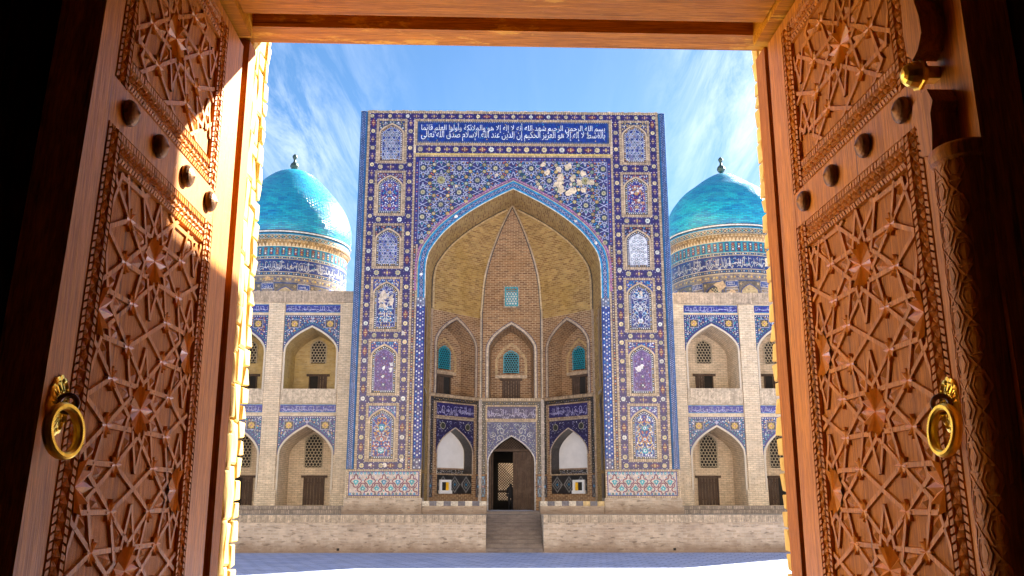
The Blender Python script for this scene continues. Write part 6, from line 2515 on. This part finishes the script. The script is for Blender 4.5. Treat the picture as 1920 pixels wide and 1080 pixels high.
def build_leaf(side):
    xb = -1.37 if side < 0 else 1.59
    base = (xb, 4.33, -1.40)
    lab = ('carved wooden door leaf with a patch of bright sun, ring handle on its plain outer stile, left of the opening' if side < 0
           else 'carved orange-brown wooden door leaf with a carved half column, gilt boss and ring handle, right of the opening')
    leaf = gthing('carved_door', lab, 'door', base, 'pair of carved wooden door leaves')
    fr = Leaf(side, base, .07 if side < 0 else .02)
    TH = .15
    VB, VT = -1.40, 2.385
    hinge = 4.40 if side < 0 else 4.285
    free = 2.705 if side < 0 else 2.47
    if side < 0:
        O, I = (2.865, 4.12), (2.985, 4.00)
    else:
        O, I = (2.815, 4.07), (2.94, 3.945)

    def slab(name, u0, u1, v0, v1, d0, d1, mat, n=8):
        mb = MB()
        for k in range(n):
            a, b = v0 + (v1 - v0) * k / n, v0 + (v1 - v0) * (k + 1) / n
            mb.poly([fr(u0, a, d1), fr(u1, a, d1), fr(u1, b, d1), fr(u0, b, d1)])
            mb.poly([fr(u0, a, d0), fr(u1, a, d0), fr(u1, b, d0), fr(u0, b, d0)])
            mb.poly([fr(u0, a, d0), fr(u0, a, d1), fr(u0, b, d1), fr(u0, b, d0)])
            mb.poly([fr(u1, a, d0), fr(u1, a, d1), fr(u1, b, d1), fr(u1, b, d0)])
        mb.poly([fr(u0, v0, d0), fr(u1, v0, d0), fr(u1, v0, d1), fr(u0, v0, d1)])
        mb.poly([fr(u0, v1, d0), fr(u1, v1, d0), fr(u1, v1, d1), fr(u0, v1, d1)])
        return mb.build(name, M[mat], leaf)
    slab('stile', O[1] + .001, hinge, VB, VT, -TH, 0, 'wood')
    slab('stile', free, O[0] - .001, VB, VT, -TH, 0, 'wood')
    panels = ((-1.25, 1.285), (1.458, 2.33))
    slab('rail', O[0], O[1], VB, panels[0][0] - .001, -TH, -.001, 'wood', 1)
    slab('rail', O[0], O[1], panels[0][1] + .001, panels[1][0] - .001, -TH, -.001, 'wood', 2)
    slab('rail', O[0], O[1], panels[1][1] + .001, VT, -TH, -.001, 'wood', 1)
    wd = O[1] - I[1]
    FD0 = -.012
    for pi, (v0, v1) in enumerate(panels):
        pan = slab('panel', O[0], O[1], v0, v1, -TH + .03, FD0, 'wood_field')
        mb = MB()
        border(mb, fr, O[0], O[1], v0, v1, wd)
        mb.build('carved_border', M['wood'], leaf, kind='stuff', col=False)
        iu0, iu1, iv0, iv1 = I[0], I[1], v0 + wd, v1 - wd
        # inner edge of the border drops to the field
        mb = MB()
        for (p, q) in (((iu0, iv0), (iu0, iv1)), ((iu1, iv0), (iu1, iv1)), ((iu0, iv0), (iu1, iv0)), ((iu0, iv1), (iu1, iv1))):
            n = 10
            for k in range(n):
                a = (p[0] + (q[0] - p[0]) * k / n, p[1] + (q[1] - p[1]) * k / n)
                b = (p[0] + (q[0] - p[0]) * (k + 1) / n, p[1] + (q[1] - p[1]) * (k + 1) / n)
                mb.poly([fr(a[0], a[1], FD0 - .002), fr(b[0], b[1], FD0 - .002), fr(b[0], b[1], .003), fr(a[0], a[1], .003)])
        vc = .338 if pi == 0 else 1.905
        uc = 3.455 if side < 0 else 3.41
        segs, Rn, Sn, Kn = girih(iu0, iu1, iv0, iv1, uc, vc, .306, .86)
        for p, q in segs:
            # straps stop where they reach a rosette's carved flower
            n = 24
            run = []
            for i in range(n + 1):
                pt = (p[0] + (q[0] - p[0]) * i / n, p[1] + (q[1] - p[1]) * i / n)
                ok = all((pt[0] - a) ** 2 + ((pt[1] - b) / .93) ** 2 > .098 ** 2 for a, b in Rn)
                if ok:
                    run.append(pt)
                if (not ok or i == n) and run:
                    c = clip(run[0], run[-1], iu0, iu1, iv0, iv1)
                    if c:
                        strap(mb, fr, c[0], c[1], .023, FD0 - .001, .0110)
                    run = []
        # long faceted kites round every rosette
        for (u, v, a) in Kn:
            ca, sa = math.cos(a), math.sin(a)
            T = lambda x, y: (u + x * ca - y * sa, v + .93 * (x * sa + y * ca))
            q = [T(.112, 0), T(.165, .030), T(.232, 0), T(.165, -.030)]
            if all(iu0 < p[0] < iu1 and iv0 < p[1] < iv1 for p in q):
                c = T(.165, 0)
                for k in range(4):
                    mb.poly([fr(*q[k], FD0), fr(*q[(k + 1) % 4], FD0), fr(*c, FD0 + .016)])
            # and small chips between them
            T2 = lambda x, y: (u + x * math.cos(a + .314) - y * math.sin(a + .314), v + .93 * (x * math.sin(a + .314) + y * math.cos(a + .314)))
            q = [T2(.120, .0), T2(.150, .020), T2(.172, 0), T2(.150, -.020)]
            if all(iu0 < p[0] < iu1 and iv0 < p[1] < iv1 for p in q):
                c = T2(.148, 0)
                for k in range(4):
                    mb.poly([fr(*q[k], FD0), fr(*q[(k + 1) % 4], FD0), fr(*c, FD0 + .013)])
        mb.build('strapwork', M['wood'], leaf, kind='stuff', col=False)
        for (u, v) in Rn:
            if iu0 + .08 < u < iu1 - .08 and iv0 + .05 < v < iv1 - .05:
                o = part('rosette', FAN_BIG, pan)
                o.matrix_local = fr_matrix(fr, u, v, FD0 + .003)
            elif (abs(u - iu0) < .09 or abs(u - iu1) < .09) and iv0 + .05 < v < iv1 - .05:
                # half rosette cut by the border
                m2 = MB()
                n = 12
                uu = min(max(u, iu0), iu1)
                for i in range(2 * n):
                    a, b = math.pi * i / n, math.pi * (i + 1) / n
                    r0, h0 = (.106, .012) if i % 2 == 0 else (.078, -.006)
                    r1, h1 = (.106, .012) if i % 2 == 1 else (.078, -.006)
                    p, q = (u + r0 * math.cos(a), v + r0 * math.sin(a)), (u + r1 * math.cos(b), v + r1 * math.sin(b))
                    if iu0 - .012 < p[0] < iu1 + .012 and iu0 - .012 < q[0] < iu1 + .012:
                        m2.poly([fr(uu, v, FD0 + .013), fr(p[0], p[1], FD0 + .010 + h0), fr(q[0], q[1], FD0 + .010 + h1)])
                m2.build('half_rosette', M['wood_chip'], pan, col=False)
        for (u, v) in Sn:
            if iu0 + .03 < u < iu1 - .03 and iv0 + .03 < v < iv1 - .03:
                o = part('carved_star', FAN_SMALL2, pan)
                o.matrix_local = fr_matrix(fr, u, v, FD0 + .008)
    # knobs on the rail
    us = (3.011, 3.347, 3.684, 4.02) if side < 0 else (2.909, 3.245, 3.582, 3.918)
    for u in us:
        if side not in KNOB:
            o = KN.build('knob', M['brass_dark'], leaf, smooth=True, col=False)
            KNOB[side] = o.data
        else:
            o = part('knob', KNOB[side], leaf)
        p = fr(u, 1.373, 0)
        o.location = p
        o.scale = (-side, 1, 1)
        o.scale = (1 if side < 0 else -1, 1, 1)
    # ring handle on its plate
    up, ur, vp = (2.795, 2.755, .285) if side < 0 else (2.835, 2.800, .300)
    mb = MB()
    n = 48
    ring_o = []
    for k in range(n):
        a = 2 * math.pi * k / n
        rr = 1 + .07 * abs(math.cos(6 * a))
        ring_o.append((up + .058 * rr * math.cos(a), vp + .088 * rr * math.sin(a)))
    for k in range(n):
        a, b = ring_o[k], ring_o[(k + 1) % n]
        for (s0, h0), (s1, h1) in (((1, 0), (1, .008)), ((1, .008), (.88, .013)), ((.88, .013), (.80, .006)), ((.80, .006), (.50, .014)), ((.5, .014), (.42, .008)), ((.42, .008), (.02, .022))):
            S2 = lambda p, s_: (up + (p[0] - up) * s_, vp + (p[1] - vp) * s_)
            wob = .004 * math.sin(k * 2 * math.pi / 4) if s0 < .9 else 0
            mb.poly([fr(*S2(a, s0), h0), fr(*S2(b, s0), h0), fr(*S2(b, s1), h1 + wob), fr(*S2(a, s1), h1 - wob)])
    plate = mb.build('handle_plate', M['brass'], leaf, col=False)
    mb = MB()
    torus(mb, .026, .0085, 24, 8)
    e = mb.build('eye', M['brass_dark'], plate, smooth=True, col=False)
    pe = fr(up - .01, vp + .004, .040)
    e.matrix_local = Matrix.Translation(pe) @ Matrix.Rotation(math.radians(58 * side), 4, 'Z')
    mb = MB()
    torus(mb, .074, .0125, 48, 10, 1.25)
    # engraved cord on the face of the ring
    for i in range(90):
        a, b = 2 * math.pi * i / 90, 2 * math.pi * (i + .55) / 90
        for sx in (-1, 1):
            P = [(sx * .0166, r * math.cos(t), r * math.sin(t)) for r, t in ((.069, a), (.069, b), (.079, b + .02), (.079, a + .02))]
            Q = [(sx * .0120, p[1], p[2]) for p in P]
            mb.poly(P)
            for k in range(4):
                mb.poly([P[k], P[(k + 1) % 4], Q[(k + 1) % 4], Q[k]])
    r_ = mb.build('ring', M['brass'], plate, smooth=False, col=False)
    pr = fr(ur, vp - .082, .055)
    r_.matrix_local = Matrix.Translation(pr) @ Matrix.Rotation(math.radians(-11 if side < 0 else 1), 4, 'Z') @ Matrix.Rotation(math.radians(side * 5), 4, 'Y')
    if side > 0:
        # carved half column covering the meeting edge
        r0 = .092
        UC = lambda v: 2.575

        def cyl(t, v, d=0.0):
            a = t / r0
            u = UC(v) - (r0 + d) * math.sin(a)
            return (fr.x - ((r0 + d) * math.cos(a) + .002) - base[0], u - base[1], v - base[2])
        half = r0 * math.pi * .5
        mb = MB()
        n, m = 18, 12
        vt = 1.055
        for i in range(n):
            for k in range(m):
                a, b = -half + 2 * half * i / n, -half + 2 * half * (i + 1) / n
                va, vb2 = VB + (vt - VB) * k / m, VB + (vt - VB) * (k + 1) / m
                mb.poly([cyl(a, va), cyl(b, va), cyl(b, vb2), cyl(a, vb2)])
        mb.build('half_column', M['wood'], leaf, col=False)
        mb = MB()
        step = .135
        k = 0
        v = VB + .04
        while v < vt - .1:
            # three rows of linked hexagons round the column
            for j in range(-2, 3):
                t0 = j * half * .40
                vv = v + (step / 2 if j % 2 else 0)
                hx = [(t0 + .034 * math.cos(math.radians(60 * q)), vv + .048 * math.sin(math.radians(60 * q))) for q in range(6)]
                if all(abs(p[0]) < half for p in hx) and vv + .05 < vt:
                    for q in range(6):
                        strap(mb, cyl, hx[q], hx[(q + 1) % 6], .008, -.001, .0040)
                    hi_ = [(t0 + .020 * math.cos(math.radians(60 * q)), vv + .030 * math.sin(math.radians(60 * q))) for q in range(6)]
                    for q in range(6):
                        strap(mb, cyl, hi_[q], hi_[(q + 1) % 6], .004, -.001, .0030)
                for sg in (-1, 1):
                    p, q = (t0 + sg * .012, vv + .046), (t0 + sg * .030, vv + step - .05)
                    if max(abs(p[0]), abs(q[0])) < half and q[1] < vt:
                        strap(mb, cyl, p, (t0 - sg * .02, q[1]), .007, -.001, .0040)
            v += step
            k += 1
        mb.build('column_carving', M['wood'], leaf, kind='stuff', col=False)
        # moulding ring at the head of the column and the shaped crest boards above
        mb = MB()
        prof = [(.0, vt - .03), (.012, vt - .02), (.016, vt), (.012, vt + .02), (.0, vt + .03)]
        for (d0, z0), (d1, z1) in zip(prof, prof[1:]):
            for i in range(n):
                a, b = -half + 2 * half * i / n, -half + 2 * half * (i + 1) / n
                mb.poly([cyl(a, z0, d0), cyl(b, z0, d0), cyl(b, z1, d1), cyl(a, z1, d1)])
        mb.poly([cyl(-half + 2 * half * i / n, vt + .02, 0) for i in range(n + 1)])
        mb.build('column_head', M['wood'], leaf, col=False)

        def crest(name, pts, d0, d1):
            mb = MB()
            P = [fr(u, v, d1) for u, v in pts]
            B = [fr(u, v, d0) for u, v in pts]
            mb.poly(P)
            for k in range(len(P)):
                mb.poly([B[k], B[(k + 1) % len(P)], P[(k + 1) % len(P)], P[k]])
            o = mb.build(name, M['wood'], leaf, col=False)
            bv = o.modifiers.new('bevel', 'BEVEL'); bv.width = .004; bv.segments = 2; bv.limit_method = 'ANGLE'
            return o
        dC = .085
        CR1 = [(2.587, 1.300), (2.640, 1.304), (2.687, 1.287), (2.708, 1.240), (2.682, 1.214), (2.668, 1.094), (2.606, 1.078), (2.589, 1.151), (2.585, 1.215), (2.561, 1.248)]
        CR2 = [(2.654, 1.436), (2.687, 1.493), (2.691, 1.560), (2.676, 1.690), (2.600, 1.690), (2.592, 1.620), (2.574, 1.557), (2.573, 1.498), (2.608, 1.455)]
        crest('crest_board', CR1, .001, dC)
        crest('crest_board', CR2, .001, dC)
        # upper part of the crest carried on to the top of the leaf
        crest('crest_board', [(2.60, 1.70), (2.676, 1.70), (2.70, 1.85), (2.69, 2.1), (2.66, 2.35), (2.58, 2.35), (2.56, 2.1), (2.57, 1.85)], .001, dC)
        mb = MB()
        prof = [(.054, 0), (.058, .012), (.050, .016), (.048, .026), (.043, .044), (.033, .058), (.018, .066), (0, .069)]
        n = 24
        for (r0_, h0), (r1_, h1) in zip(prof, prof[1:]):
            for i in range(n):
                a, b = 2 * math.pi * i / n, 2 * math.pi * (i + 1) / n
                k0 = 1 + (.06 * math.cos(8 * a) if h0 < .014 else .015 * math.cos(12 * a))
                k1 = 1 + (.06 * math.cos(8 * b) if h0 < .014 else .015 * math.cos(12 * b))
                q = [(r0_ * k0 * math.cos(a), r0_ * k0 * math.sin(a), h0), (r0_ * k1 * math.cos(b), r0_ * k1 * math.sin(b), h0), (r1_ * k1 * math.cos(b), r1_ * k1 * math.sin(b), h1), (r1_ * k0 * math.cos(a), r1_ * k0 * math.sin(a), h1)]
                mb.poly([fr(2.668 + p[0] * .92, 1.392 + p[1] * .92, .052 + p[2]) for p in (q if r1_ > 0 else q[:3])])
        fbox(mb, lambda u, v, d: fr(u, v, d), 2.645, 2.69, 1.37, 1.415, 0, .054)
        mb.build('gilt_boss', M['brass'], leaf, smooth=True, col=False)
    return leaf


build_leaf(-1)
build_leaf(1)
